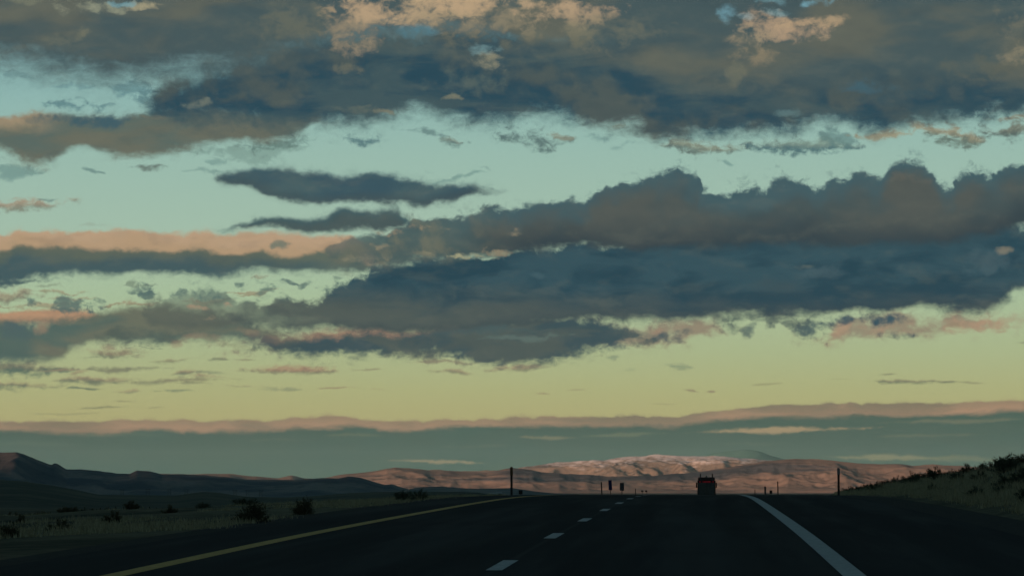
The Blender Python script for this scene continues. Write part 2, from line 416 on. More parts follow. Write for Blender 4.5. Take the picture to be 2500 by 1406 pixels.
# ---- the big right bank, upper cumulus part
ctop = [(760, 640), (790, 605), (830, 584), (900, 574), (960, 566), (1010, 540), (1060, 533), (1100, 520), (1150, 516), (1185, 500), (1205, 496), (1235, 507), (1270, 516), (1330, 508), (1380, 500), (1425, 492), (1440, 470), (1480, 458), (1500, 462), (1525, 452), (1560, 440), (1610, 427), (1640, 421), (1672, 432), (1696, 434), (1708, 468), (1745, 470),
        (1800, 464), (1850, 468), (1866, 452), (1920, 440), (1962, 438), (1984, 457), (2005, 454), (2025, 442), (2052, 441), (2090, 424), (2120, 430), (2150, 440), (2174, 416), (2200, 408), (2216, 400), (2240, 404), (2262, 401), (2290, 416), (2308, 450), (2330, 462), (2347, 440), (2400, 432), (2430, 441), (2455, 420), (2500, 404)]
cbot = [(760, 615), (800, 640), (900, 650), (1050, 640), (1180, 625), (1250, 612), (1350, 606), (1500, 604), (1650, 612), (1750, 606), (1900, 600), (2100, 599), (2300, 596), (2400, 590), (2460, 574), (2500, 560)]
@rows(350, 695)
def _():
    a, dt, db = bank(ctop, cbot, at=14, ab=8, st=5, sb=9, ft=0.8)
    cc = g.mix(g.sstep(dt + nl * 50.0 + nb * 30.0, 10.0, 70.0), lin((66, 92, 98)), g.mix(g.sstep(nl + nb * 0.3, -0.15, 0.2), lin((70, 84, 85)), lin((82, 88, 84))))
    cc = g.mix(g.sstep(db + nl * 40.0, 0.0, 90.0, 0.95, 0.0), cc, lin((48, 63, 70)))
    lf = g.sstep(S + nl * 160.0, 1000.0, 1300.0, 1.0, 0.0)
    cc = g.mix(lf * 0.8, cc, g.mix(g.sstep(nb + nl * 0.5, -0.15, 0.25), lin((78, 98, 96)), lin((112, 116, 100))))
    over(a * g.sstep(S + nb * 200.0, 780.0, 960.0, 0.72, 1.0), cc)
for x, y, rx, ry, col, op in [(960, 566, 60, 12, lin((166, 146, 116)), 0.75), (1020, 556, 40, 7, lin((166, 146, 116)), 0.6), (935, 600, 26, 7, lin((160, 146, 116)), 0.6), (1110, 556, 26, 6, lin((140, 134, 110)), 0.5), (1248, 560, 20, 10, lin((146, 136, 112)), 0.7), (1140, 622, 70, 7, lin((172, 168, 132)), 0.8),
                              (1215, 612, 34, 8, lin((160, 146, 116)), 0.6), (900, 630, 60, 10, lin((140, 136, 112)), 0.55), (1030, 625, 40, 8, lin((130, 128, 106)), 0.5), (2240, 440, 60, 10, lin((108, 104, 92)), 0.35), (1330, 606, 30, 8, lin((100, 118, 112)), 0.4)]:
    spot(x, y, rx, ry, col, op, 1.0)

# ---- lens clouds in the clear middle
@rows(457, 620)
def _():
    a, dt, db = bank([(500, 575), (540, 562), (600, 546), (680, 534), (780, 526), (850, 522), (930, 521), (958, 511), (985, 507), (1000, 522), (1020, 535), (1060, 560)], [(500, 545), (545, 562), (700, 563), (830, 561), (900, 560), (1000, 552), (1060, 520)], at=6, ab=4, st=5, sb=5)
    over(a, g.mix(g.sstep(dt + nl * 30.0, 5.0, 30.0), lin((66, 92, 96)), lin((72, 88, 88))))
@rows(362, 547)
def _():
    a, dt, db = bank([(480, 450), (505, 436), (540, 424), (600, 414), (650, 412), (720, 419), (800, 428), (870, 433), (920, 426), (980, 430), (1040, 434), (1100, 448), (1170, 458), (1240, 467), (1280, 490)], [(480, 420), (510, 436), (560, 448), (610, 452), (650, 472), (720, 488), (800, 498), (880, 502), (1000, 498), (1080, 490), (1140, 479), (1190, 471), (1240, 466), (1280, 450)], at=7, ab=5, st=6, sb=5)
    cc = g.mix(g.sstep(nl + ns, -0.2, 0.25), lin((56, 84, 95)), lin((70, 94, 98)))
    over(a, g.mix(g.sstep(db + ns * 20.0, 0.0, 34.0, 0.8, 0.0), cc, lin((66, 82, 86))))
for q in [(1060, 1200, 430, 9, lin((110, 144, 138)), 0.7, -6, None), (285, 405, 420, 9, lin((100, 116, 108)), 0.9, 0, None), (200, 262, 425, 6, lin((98, 130, 126)), 0.75, 4, None), (-130, 205, 507, 18, lin((128, 132, 116)), 0.95, -3, lin((166, 146, 122))), (85, 150, 492, 6, lin((106, 132, 126)), 0.7, 0, None),
          (1155, 1200, 414, 5, lin((120, 150, 142)), 0.6, 4, None), (430, 560, 420, 7, lin((110, 142, 136)), 0.6, -4, None), (170, 275, 556, 5, lin((150, 168, 150)), 0.5, 0, None), (1755, 1790, 398, 9, lin((110, 146, 140)), 0.7, 6, None), (2370, 2400, 352, 5, lin((120, 156, 148)), 0.4, 3, None)]:
    streak(q[0], q[1], q[2], q[3], q[4], q[5], q[6], amp=0.8, lit=q[7])

# ---- scraps under the upper deck
for q in [(825, 955, 342, 16, lin((84, 118, 122)), 0.9, 6, None), (985, 1110, 326, 11, lin((96, 126, 124)), 0.8, 4, None), (1060, 1165, 338, 13, lin((88, 114, 112)), 0.9, 0, lin((132, 140, 124))), (1185, 1420, 334, 30, lin((88, 112, 110)), 0.92, 3, None), (1320, 1420, 326, 12, lin((140, 142, 122)), 0.7, 8, None),
          (1420, 1500, 328, 26, lin((112, 146, 142)), 0.7, 0, None), (1470, 1540, 304, 8, lin((134, 142, 124)), 0.7, 0, None), (1480, 1560, 350, 12, lin((118, 152, 146)), 0.6, -4, None), (1590, 1840, 366, 22, lin((100, 116, 108)), 0.92, 2, lin((142, 146, 124))), (1800, 2120, 366, 22, lin((78, 110, 114)), 0.95, 5, lin((124, 146, 134))),
          (2000, 2110, 345, 22, lin((96, 130, 128)), 0.7, 10, None), (2090, 2290, 334, 14, lin((162, 152, 122)), 0.9, -4, None), (2220, 2430, 345, 24, lin((98, 114, 104)), 0.95, 5, lin((158, 148, 120))), (2380, 2640, 330, 26, lin((84, 98, 94)), 0.95, 6, lin((120, 122, 106))), (2400, 2600, 296, 9, lin((154, 144, 116)), 0.85, -4, None),
          (430, 780, 372, 22, lin((122, 152, 142)), 0.7, -6, None), (560, 780, 352, 14, lin((96, 124, 118)), 0.75, -5, None), (-140, 130, 424, 22, lin((112, 146, 140)), 0.8, 2, None), (480, 560, 398, 8, lin((110, 144, 138)), 0.6, 0, None)]:
    streak(q[0], q[1], q[2], q[3], q[4], q[5], q[6], amp=1.1, lit=q[7])

# ---- left brown bank
@rows(200, 449)
def _():
    a, dt, db = bank([(-250, 300), (0, 292), (60, 284), (120, 286), (200, 284), (300, 292), (370, 284), (450, 270), (600, 276), (700, 262), (780, 250), (830, 300)], [(-250, 370), (0, 380), (60, 402), (110, 404), (150, 396), (190, 370), (240, 372), (300, 390), (380, 390), (440, 378), (520, 352), (650, 342), (730, 328), (765, 306), (830, 250)], at=9, ab=11, st=6, sb=9)
    cc = g.mix(g.sstep(nl + ns * 0.6, -0.2, 0.25), lin((86, 102, 96)), lin((104, 106, 92)))
    cc = g.mix(g.sstep(dt + nb * 20.0, 5.0, 50.0, 1.0, 0.0) * g.sstep(S, 60.0, 200.0, 1.0, 0.0), cc, lin((160, 142, 114)))
    over(a * 0.98, cc)
spot(225, 297, 120, 15, lin((62, 92, 102)), 0.95, 0.8)
spot(400, 296, 60, 8, lin((138, 130, 104)), 0.5, 0.9)
for q in [(75, 265, 258, 13, lin((92, 130, 134)), 0.85, 0), (265, 400, 225, 26, lin((104, 146, 150)), 0.75, 10), (130, 240, 218, 9, lin((116, 158, 160)), 0.6, 0), (330, 420, 250, 20, lin((96, 134, 138)), 0.7, -8), (0, 90, 200, 8, lin((110, 150, 152)), 0.5, 0)]:
    streak(*q, amp=1.3)

# ---- upper deck (dark blue tongue, then the deck itself)
@rows(-40, 420)
def _():
    a, dt, db = bank([(330, 330), (370, 290), (395, 230), (430, 195), (520, 150), (1100, 60), (2500, 60)], [(330, 170), (365, 280), (400, 292), (600, 300), (760, 302), (860, 302), (930, 300), (985, 270), (1050, 276), (1110, 296), (1250, 302), (1310, 292), (1400, 290), (1460, 302), (1550, 312), (1610, 342), (1700, 338), (1770, 330), (1900, 330), (1990, 312), (2060, 300), (2130, 324), (2200, 318), (2300, 310), (2400, 306), (2500, 288)], at=30, ab=20, st=26, sb=16)
    cc = g.mix(g.sstep(nl * 1.2 + ns * 0.8, -0.2, 0.22), lin((40, 72, 86)), lin((64, 86, 91)))
    cc = g.mix(g.sstep(nb * 0.4 - nl, 0.05, 0.35) * 0.5, cc, BROWN)
    over(a, cc)
@rows(-1e9, 340)
def _():
    a, dt, db = bank(None, [(-250, 160), (0, 172), (150, 188), (340, 198), (440, 186), (560, 176), (700, 150), (800, 120), (900, 100), (1000, 85), (1120, 100), (1250, 118), (1400, 130), (1500, 150), (1600, 200), (1700, 220), (1800, 215), (1900, 230), (2000, 240), (2150, 205), (2300, 220), (2500, 230)], at=10, ab=24, st=10, sb=32)
    cc = g.mix(g.sstep(nl + ns * 0.4, -0.18, 0.26), lin((70, 88, 91)), lin((95, 100, 91)))
    cc = g.mix(g.sstep(db + ns * 30.0, 0.0, 60.0, 0.7, 0.0) * g.sstep(S, 400.0, 700.0, 1.0, 0.3), cc, lin((66, 84, 88)))
    rest = g.sstep(V0, 40.0, -400.0)                                # above the picture the deck goes on, with a few gaps
    open_ = g.sstep(nl * 1.6 + ns * 0.6, 0.30, 0.5)
    cc = g.mix(rest * 0.85, cc, lin((48, 74, 83)))
    over(a * (1.0 - rest * open_ * 0.7), cc)
# cream-lit undersides
for x, y, rx, ry, col, op in [(1000, 15, 210, 46, CREAM, 0.85), (860, 70, 90, 60, lin((158, 142, 116)), 0.75), (900, 10, 110, 40, lin((186, 160, 128)), 0.7), (1220, 40, 160, 60, lin((150, 138, 112)), 0.65), (1150, 8, 120, 30, lin((192, 164, 130)), 0.7), (1400, 25, 140, 34, lin((186, 160, 128)), 0.85), (1340, 70, 130, 30, lin((140, 132, 108)), 0.55), (1480, 70, 150, 50, lin((122, 120, 100)), 0.5),
                              (1270, 100, 240, 26, lin((104, 106, 92)), 0.5), (720, 60, 110, 60, lin((116, 116, 98)), 0.5), (620, 90, 170, 60, lin((96, 102, 92)), 0.4), (1900, 70, 120, 46, lin((176, 152, 124)), 0.95), (1830, 95, 60, 40, lin((146, 136, 112)), 0.7), (1990, 55, 90, 18, lin((180, 156, 124)), 0.7), (1840, 140, 70, 22, lin((142, 130, 106)), 0.7), (1790, 185, 26, 30, lin((112, 114, 98)), 0.6),
                              (2060, 45, 40, 12, lin((170, 150, 120)), 0.6), (2480, 60, 60, 50, lin((126, 122, 102)), 0.6), (2490, 140, 50, 26, lin((148, 138, 112)), 0.65), (2400, 180, 100, 40, lin((100, 102, 88)), 0.5), (230, 27, 110, 15, lin((146, 150, 128)), 0.85), (345, 16, 60, 14, lin((166, 158, 128)), 0.85), (150, 110, 60, 16, lin((108, 112, 98)), 0.6), (175, 98, 30, 16, lin((122, 122, 102)), 0.6),
                              (60, 8, 80, 12, lin((120, 124, 106)), 0.6), (485, 253, 26, 12, lin((138, 142, 122)), 0.45), (515, 231, 26, 9, lin((104, 134, 138)), 0.6), (1195, 160, 40, 26, lin((150, 146, 120)), 0.7), (1180, 128, 44, 18, lin((108, 142, 146)), 0.8), (1015, 75, 50, 18, lin((84, 126, 138)), 0.85), (840, 175, 40, 16, lin((112, 112, 96)), 0.6), (1115, 240, 26, 9, lin((130, 130, 108)), 0.7),
                              (1140, 195, 120, 30, lin((92, 106, 100)), 0.5), (880, 265, 60, 16, lin((104, 112, 100)), 0.6), (945, 270, 22, 8, lin((130, 128, 106)), 0.7), (1925, 285, 40, 10, lin((92, 122, 124)), 0.7), (1790, 42, 34, 28, lin((112, 156, 168)), 0.75), (1835, 45, 30, 10, lin((120, 156, 164)), 0.6), (1925, 30, 46, 10, lin((126, 160, 164)), 0.7), (2005, 8, 36, 12, lin((118, 166, 180)), 0.85), (1900, 5, 40, 12, lin((104, 142, 150)), 0.7),
                              (2130, 215, 60, 18, lin((62, 98, 112)), 0.7), (2380, 260, 140, 34, lin((44, 74, 86)), 0.85), (2190, 240, 80, 26, lin((48, 78, 90)), 0.7), (2340, 240, 30, 24, lin((82, 92, 90)), 0.5), (290, 10, 50, 8, lin((118, 160, 168)), 0.7)]:
    spot(x, y, rx, ry, col, op, 0.9)

# Rows of sky are separate closures, so that a ray only evaluates the clouds of its own row.
C_CLEAR = C
CUTS = [70, 150, 225, 300, 370, 440, 530, 590, 650, 710, 770, 830, 890, 1005]
ROW_IN = [('clear', 'c'), ('S', 'f'), ('V', 'f'), ('V0', 'f'), ('nb', 'f'), ('nf', 'f'), ('ns', 'f'), ('nl', 'f'), ('em', 'f')]
def row_closure(k):
    lo = -1e9 if k == 0 else CUTS[k - 1]
    hi = 1e9 if k == len(CUTS) else CUTS[k]
    def build(gg, *a):
        global g, C, S, V, V0, nb, nf, ns, nl, em
        keep = (g, V0, nb, nf, ns, nl, em)
        g = gg
        C, S, V, V0, nb, nf, ns, nl, em = a
        S = S + 1e-4 * (k + 1)    # distinct sums keep the rows' nodes apart
        V = V + 1e-4 * (k + 1)
        for y0, y1, fn in PRIMS:
            if y1 > lo and y0 < hi:
                fn()
        res = [C]
        g, V0, nb, nf, ns, nl, em = keep
        return res
    nt = make_group('sky_row', ROW_IN, build, [('C', 'c')])
    n = g.new('ShaderNodeBackground')
    g.put(n.inputs['Color'], use_group(nt, [C_CLEAR, SS, VV, V0, nb, nf, ns, nl, em])[0])
    n.inputs['Strength'].default_value = 1.0
    return n.outputs[0]
def tree(k0, k1):
    if k0 == k1:
        return row_closure(k0)
    mid = (k0 + k1) // 2
    n = g.new('ShaderNodeMixShader')
    g.put(n.inputs[0], g.m('GREATER_THAN', VV, vv(CUTS[mid])))
    g.put(n.inputs[1], tree(k0, mid))
    g.put(n.inputs[2], tree(mid + 1, k1))
    return n.outputs[0]
wo = g.new('ShaderNodeOutputWorld')
wt.links.new(tree(0, len(CUTS)), wo.inputs['Surface'])
world.cycles.sampling_method = 'MANUAL'
world.cycles.sample_map_resolution = 512

# ================================================================== helpers for geometry
random.seed(7)
RNG = np.random.default_rng(7)

def tag(o, label=None, cat=None, group=None, kind=None):
    if label: o['label'] = label
    if cat: o['category'] = cat
    if group: o['group'] = group
    if kind: o['kind'] = kind
    return o

def mesh_obj(name, verts, faces, mat, parent=None, smooth=False):
    me = bpy.data.meshes.new(name)
    if isinstance(verts, np.ndarray):
        verts = verts.reshape(-1, 3)
        faces = np.asarray(faces, dtype=np.int32)
        k = faces.shape[1]
        me.vertices.add(len(verts)); me.vertices.foreach_set('co', verts.astype(np.float32).ravel())
        me.loops.add(faces.size); me.loops.foreach_set('vertex_index', faces.ravel())
        me.polygons.add(len(faces))
        me.polygons.foreach_set('loop_start', np.arange(0, faces.size, k, dtype=np.int32))
        me.polygons.foreach_set('loop_total', np.full(len(faces), k, dtype=np.int32))
        me.update(calc_edges=True)
        me.validate()
    else:
        me.from_pydata(verts, [], faces)
    if smooth:
        me.polygons.foreach_set('use_smooth', [True] * len(me.polygons))
    if mat: me.materials.append(mat)
    o = bpy.data.objects.new(name, me)
    COL.objects.link(o)
    if parent: o.parent = parent
    return o

def empty(name, loc=(0, 0, 0), rz=0.0):
    o = bpy.data.objects.new(name, None)
    o.empty_display_size = 0.3
    COL.objects.link(o)
    o.location = loc
    o.rotation_euler = (0, 0, rz)
    return o

def bm_obj(name, bm, mat, parent=None, smooth=False):
    me = bpy.data.meshes.new(name)
    bmesh.ops.recalc_face_normals(bm, faces=bm.faces)
    bm.to_mesh(me); bm.free()
    if smooth:
        me.polygons.foreach_set('use_smooth', [True] * len(me.polygons))
    me.materials.append(mat)
    o = bpy.data.objects.new(name, me)
    COL.objects.link(o)
    if parent: o.parent = parent
    return o

def box(bm, x0, x1, y0, y1, z0, z1, bevel=0.0):
    r = bmesh.ops.create_cube(bm, size=1.0)
    vs = r['verts']
    bmesh.ops.scale(bm, verts=vs, vec=(x1 - x0, y1 - y0, z1 - z0))
    bmesh.ops.translate(bm, verts=vs, vec=((x0 + x1) / 2, (y0 + y1) / 2, (z0 + z1) / 2))
    if bevel:
        es = list({e for v in vs for e in v.link_edges})
        bmesh.ops.bevel(bm, geom=es, offset=bevel, segments=2, profile=0.5, affect='EDGES')
    return vs

def tube(bm, p0, p1, r0, r1=None, seg=10):
    p0, p1 = Vector(p0), Vector(p1)
    r1 = r0 if r1 is None else r1
    d = p1 - p0
    m = Matrix.Translation((p0 + p1) / 2) @ d.to_track_quat('Z', 'Y').to_matrix().to_4x4()
    bmesh.ops.create_cone(bm, cap_ends=True, segments=seg, radius1=r0, radius2=r1, depth=d.length, matrix=m)

def vnoise(x, y, seed=0):
    """value noise on arrays, 0..1"""
    xi, yi = np.floor(x).astype(np.int64), np.floor(y).astype(np.int64)
    xf, yf = x - xi, y - yi
    u, v = xf * xf * xf * (xf * (xf * 6 - 15) + 10), yf * yf * yf * (yf * (yf * 6 - 15) + 10)
    def h(a, b):
        n = (a * 374761393 + b * 668265263 + seed * 1274126177) & 0x7fffffff
        n = ((n ^ (n >> 13)) * 1274126177) & 0x7fffffff
        return ((n ^ (n >> 16)) & 0xffff) / 65535.0
    return (h(xi, yi) * (1 - u) + h(xi + 1, yi) * u) * (1 - v) + (h(xi, yi + 1) * (1 - u) + h(xi + 1, yi + 1) * u) * v
def fbm(x, y, oct=5, seed=0, gain=0.5):
    a, s, t = 1.0, 0.0, 0.0
    for i in range(oct):
        s = s + a * (vnoise(x, y, seed + i * 17) - 0.5); t += a
        a *= gain; x = x * 2.03 + 13.7; y = y * 2.03 + 7.1
    return s / t * 2.0
def ridged(x, y, oct=5, seed=0, gain=0.52):
    a, s, t = 1.0, 0.0, 0.0
    for i in range(oct):
        s = s + a * (1.0 - np.abs(vnoise(x, y, seed + i * 17) * 2 - 1)); t += a
        a *= gain; x = x * 2.07 + 3.7; y = y * 2.07 + 9.1
    return s / t

def grid_faces(nu, nv):
    i = np.arange((nu - 1) * (nv - 1))
    a = (i // (nv - 1)) * nv + i % (nv - 1)
    return np.stack([a, a + nv, a + nv + 1, a + 1], axis=1)

# ------------------------------------------------------------------ materials
def mat(name, build, rough=0.9, spec=0.3):
    m = bpy.data.materials.new(name)
    m.use_nodes = True
    nt = m.node_tree
    nt.nodes.clear()
    q = G(nt)
    bs = q.new('ShaderNodeBsdfPrincipled')
    bs.inputs['Roughness'].default_value = rough
    bs.inputs['Specular IOR Level'].default_value = spec
    out = q.new('ShaderNodeOutputMaterial')
    nt.links.new(bs.outputs[0], out.inputs[0])
    t = q.new('ShaderNodeTexCoord')
    build(q, bs, E(q, t.outputs['Object']))
    return m
def scaled(q, v, sx, sy, sz):
    n = q.new('ShaderNodeMapping')
    q.put(n.inputs[0], v)
    n.inputs['Scale'].default_value = (sx, sy, sz)
    return E(q, n.outputs[0])
def bump(q, bs, h, strength, dist):
    n = q.new('ShaderNodeBump')
    n.inputs['Strength'].default_value = strength
    n.inputs['Distance'].default_value = dist
    q.put(n.inputs['Height'], h)
    q.nt.links.new(n.outputs[0], bs.inputs['Normal'])
def two_tone(name, c1, c2, scale=4.0, rough=0.85, spec=0.3, detail=5.0, lo=0.35, hi=0.65, bmp=0.0):
    def b(q, bs, o):
        n = q.noise(o, scale, detail, 0.6)
        q.put(bs.inputs['Base Color'], q.mix(q.sstep(n, lo, hi), c1 + (1,), c2 + (1,)))
        if bmp:
            bump(q, bs, n, bmp, 0.05)
    return mat(name, b, rough, spec)

def b_asphalt(q, bs, o):
    x, y, z = q.sep(o)
    fine = q.noise(o, 60.0, 3.0, 0.7)
    wear = q.noise(scaled(q, o, 0.9, 0.03, 1.0), 1.0, 4.0, 0.6)       # long faint tracks
    patch = q.noise(o, 0.12, 4.0, 0.6)
    c = q.mix(q.sstep(fine, 0.3, 0.7), (0.016, 0.018, 0.020, 1), (0.036, 0.038, 0.040, 1))
    c = q.mix(q.sstep(wear, 0.42, 0.68) * 0.6, c, (0.055, 0.057, 0.057, 1))
    trk = q.sstep((((x + 0.35).abs() - 0.9).abs()), 0.1, 0.45, 1.0, 0.0) + q.sstep((((x + 3.99).abs() - 0.9).abs()), 0.1, 0.45, 1.0, 0.0)
    c = q.mix(trk * 0.35, c, (0.014, 0.015, 0.016, 1))                   # wheel tracks, polished darker
    c = q.mix(q.sstep(patch, 0.5, 0.7) * 0.35, c, (0.016, 0.017, 0.018, 1))
    seam = q.sstep((x + 2.16).abs(), 0.02, 0.05, 1.0, 0.0)            # paving joint under the dashes
    c = q.mix(seam * 0.5, c, (0.055, 0.056, 0.056, 1))
    q.put(bs.inputs['Base Color'], c)
    q.put(bs.inputs['Roughness'], q.sstep(wear, 0.3, 0.7, 0.95, 0.85))
    bump(q, bs, fine, 0.4, 0.01)
M_ASPHALT = mat('asphalt', b_asphalt, 0.9, 0.04)
def paint_mat(name, c1, c2):
    def b(q, bs, o):
        w = q.noise(o, 9.0, 6.0, 0.7)
        f = q.noise(o, 70.0, 3.0, 0.7)
        c = q.mix(q.sstep(w + f * 0.3, 0.48, 0.78), c1 + (1,), c2 + (1,))
        c = q.mix(q.sstep(f + w * 0.4, 0.84, 0.95) * 0.8, c, (0.06, 0.06, 0.06, 1))
        q.put(bs.inputs['Base Color'], c)
        bump(q, bs, f, 0.3, 0.01)
    return mat(name, b, 0.85, 0.05)
M_WHITE = paint_mat('white_road_paint', (0.50, 0.51, 0.50), (0.36, 0.37, 0.37))
M_YELLOW = paint_mat('yellow_road_paint', (0.62, 0.41, 0.16), (0.48, 0.32, 0.13))
def b_ground(q, bs, o):
    x, y, z = q.sep(o)
    big = q.noise(o, 0.004, 5.0, 0.6)
    mid = q.noise(o, 0.05, 5.0, 0.62)
    fine = q.noise(o, 1.7, 5.0, 0.68)
    c = q.mix(q.sstep(mid + fine * 0.5, 0.55, 0.95), (0.032, 0.034, 0.021, 1), (0.17, 0.15, 0.09, 1))
    c = q.mix(q.sstep(big, 0.4, 0.62) * 0.6, c, (0.055, 0.058, 0.040, 1))
    c = q.mix(q.sstep(q.noise(scaled(q, o, 0.0012, 0.004, 1), 1.0, 5.0, 0.6), 0.5, 0.62) * 0.55, c, (0.030, 0.033, 0.024, 1))
    q.put(bs.inputs['Base Color'], c)
    bump(q, bs, fine, 0.6, 0.2)
M_GROUND = mat('sagebrush_ground', b_ground, 0.95, 0.1)
M_VERGE = two_tone('dark_gravel', (0.014, 0.015, 0.015), (0.036, 0.035, 0.031), 9.0, 0.95, 0.15, bmp=0.6)
def hill_mat(name, c1, c2, c3, scale=0.004, snow=None, cloud_shade=False):
    def b(q, bs, o):
        x, y, z = q.sep(o)
        a = q.noise(o, scale, 6.0, 0.6)
        f = q.noise(scaled(q, o, 1, 1, 2.5), scale * 6, 5.0, 0.65)
        c = q.mix(q.sstep(a, 0.38, 0.62), c1 + (1,), c2 + (1,))
        c = q.mix(q.sstep(f, 0.52, 0.7) * 0.6, c, c3 + (1,))
        if cloud_shade:
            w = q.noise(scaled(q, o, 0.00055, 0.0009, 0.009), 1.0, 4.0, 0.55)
            c = q.mix(q.sstep(w, 0.47, 0.60) * 0.85, c, (0.075, 0.10, 0.12, 1))  # bluish patches paint cloud shadows into the hill colour
        if snow:
            z0, z1 = snow
            s = q.sstep(z + (f - 0.5) * (z1 - z0) * 3.2 + (a - 0.5) * (z1 - z0) * 1.6, z0, z1)
            c = q.mix(s * 0.95, c, (0.72, 0.71, 0.70, 1))
        q.put(bs.inputs['Base Color'], c)
    return mat(name, b, 0.95, 0.08)
M_NEARHILL = hill_mat('sage_slope', (0.045, 0.055, 0.042), (0.085, 0.09, 0.062), (0.125, 0.12, 0.08), 0.006)
M_BLUEHILL = hill_mat('hazy_sage_hill', (0.105, 0.115, 0.125), (0.23, 0.205, 0.185), (0.065, 0.078, 0.09), 0.0055)  # grey sage; patch contrast stands in for relief shading, blue for haze
M_FARHILL = hill_mat('far_dry_hill', (0.30, 0.23, 0.185), (0.36, 0.275, 0.215), (0.22, 0.175, 0.14), 0.0016, cloud_shade=True)
M_SNOWMT = hill_mat('snowy_mountain', (0.27, 0.22, 0.17), (0.32, 0.26, 0.20), (0.20, 0.165, 0.13), 0.0016, snow=(215.0, 330.0))
M_DIMPEAK = hill_mat('haze_tinted_peak', (0.15, 0.36, 0.30), (0.18, 0.40, 0.33), (0.22, 0.44, 0.37), 0.001)  # pale green paints the look of hazed, shaded snow into the colour
M_BACKHILL = hill_mat('back_ridge', (0.12, 0.10, 0.08), (0.16, 0.13, 0.10), (0.09, 0.08, 0.06), 0.002)

# ------------------------------------------------------------------ the road's height along its length
PROF = [(-400, -5.8), (-60, -2.05), (0, -1.27), (32, -0.842), (47.5, -0.651), (59, -0.537), (71, -0.430), (83.5, -0.325), (97, -0.235), (110, -0.190), (130, -0.172), (160, -0.235), (200, -0.42), (300, -1.02), (472, -2.04), (800, -4.3), (1500, -9.0), (3000, -14.0), (6000, -17.0), (60000, -17.0)]
_px = np.array([p[0] for p in PROF], float); _pz = np.array([p[1] for p in PROF], float)
_m = np.zeros(len(_px)); _s = np.diff(_pz) / np.diff(_px)
for i in range(1, len(_px) - 1):
    _m[i] = 0 if _s[i - 1] * _s[i] <= 0 else 2 * _s[i - 1] * _s[i] / (_s[i - 1] + _s[i])
_m[0], _m[-1] = _s[0], _s[-1]
def road_z(y):
    y = np.asarray(y, float)
    i = np.clip(np.searchsorted(_px, y) - 1, 0, len(_px) - 2)
    h = _px[i + 1] - _px[i]; t = np.clip((y - _px[i]) / h, 0, 1)
    return EYE + (_pz[i] * (2 * t**3 - 3 * t**2 + 1) + h * _m[i] * (t**3 - 2 * t**2 + t) + _pz[i + 1] * (-2 * t**3 + 3 * t**2) + h * _m[i + 1] * (t**3 - t**2))
XL, XR = -7.45, 5.25          # edges of the paving
def smooth(a, b, v):
    t = np.clip((v - a) / (b - a), 0, 1)
    return t * t * (3 - 2 * t)
def ground_z(x, y):
    """height of the land; the paved bed lies a little above it"""
    x = np.asarray(x, float); y = np.asarray(y, float)
    rz = road_z(y)
    near = 1 - smooth(600, 1600, np.abs(y))
    left = XL - x
    right = x - XR
    dz = np.zeros(np.broadcast(x, y).shape)
    L = np.clip(left, 0, None)
    dz = dz - near * (0.03 * np.clip(L, 0, 3) + 0.056 * np.clip(L - 3, 0, 21) + 0.004 * np.clip(L - 24, 0, 400))
    # cut bank on the right
    Rr = np.clip(right, 0, None)
    bank_h = np.interp(y, [-200, 40, 90, 125, 165, 225, 280, 340, 450], [1.2, 1.2, 1.12, 0.98, 0.80, 0.62, 0.38, 0.1, 0.0])
    dz = dz + bank_h * (smooth(0.9, 7.0, Rr) * (1.0 + 0.012 * np.clip(Rr - 7, 0, 60))) - 0.10 * smooth(0, 0.8, Rr) * (1 - smooth(0.8, 2.0, Rr))
    off = smooth(0.5, 4.0, np.maximum(left, right))
    dz = dz + near * off * (fbm(x * 0.35, y * 0.22, 4, 5) * 0.16 + fbm(x * 0.05, y * 0.03, 3, 9) * 0.25 * smooth(4, 20, np.maximum(left, right)))
    bed = 1 - smooth(-0.2, 0.3, np.maximum(left, right))
    return rz + dz - 0.06 * bed

# ------------------------------------------------------------------ ground sheet
xs = np.unique(np.concatenate([np.arange(-70, 50.1, 1.0), np.linspace(-400, -70, 50), np.linspace(50, 300, 30), -np.geomspace(400, 60000, 50), np.geomspace(300, 60000, 50)]))
ys_ = np.unique(np.concatenate([np.arange(-40, 420, 2.0), np.linspace(420, 2000, 120), np.geomspace(2000, 60000, 90), -np.geomspace(40, 14000, 40)]))
gx, gy = np.meshgrid(xs, ys_, indexing='ij')
gz = ground_z(gx, gy)
ground = mesh_obj('ground', np.stack([gx, gy, gz], -1), grid_faces(len(xs), len(ys_)), M_GROUND, smooth=True)
tag(ground, kind='structure')

def strip(name, x0, x1, ya, yb, m, lift=0.0, step=2.0, parent=None, zf=None, cross=2):
    yy = np.unique(np.concatenate([np.arange(ya, min(yb, 620), step), np.linspace(min(yb, 620), yb, 40)]))
    xx = np.linspace(x0, x1, cross)
    X, Y = np.meshgrid(xx, yy, indexing='ij')
    Z = (zf(X, Y) if zf else road_z(Y)) + lift
    return mesh_obj(name, np.stack([X, Y, Z], -1), grid_faces(len(xx), len(yy)), m, parent, smooth=True)

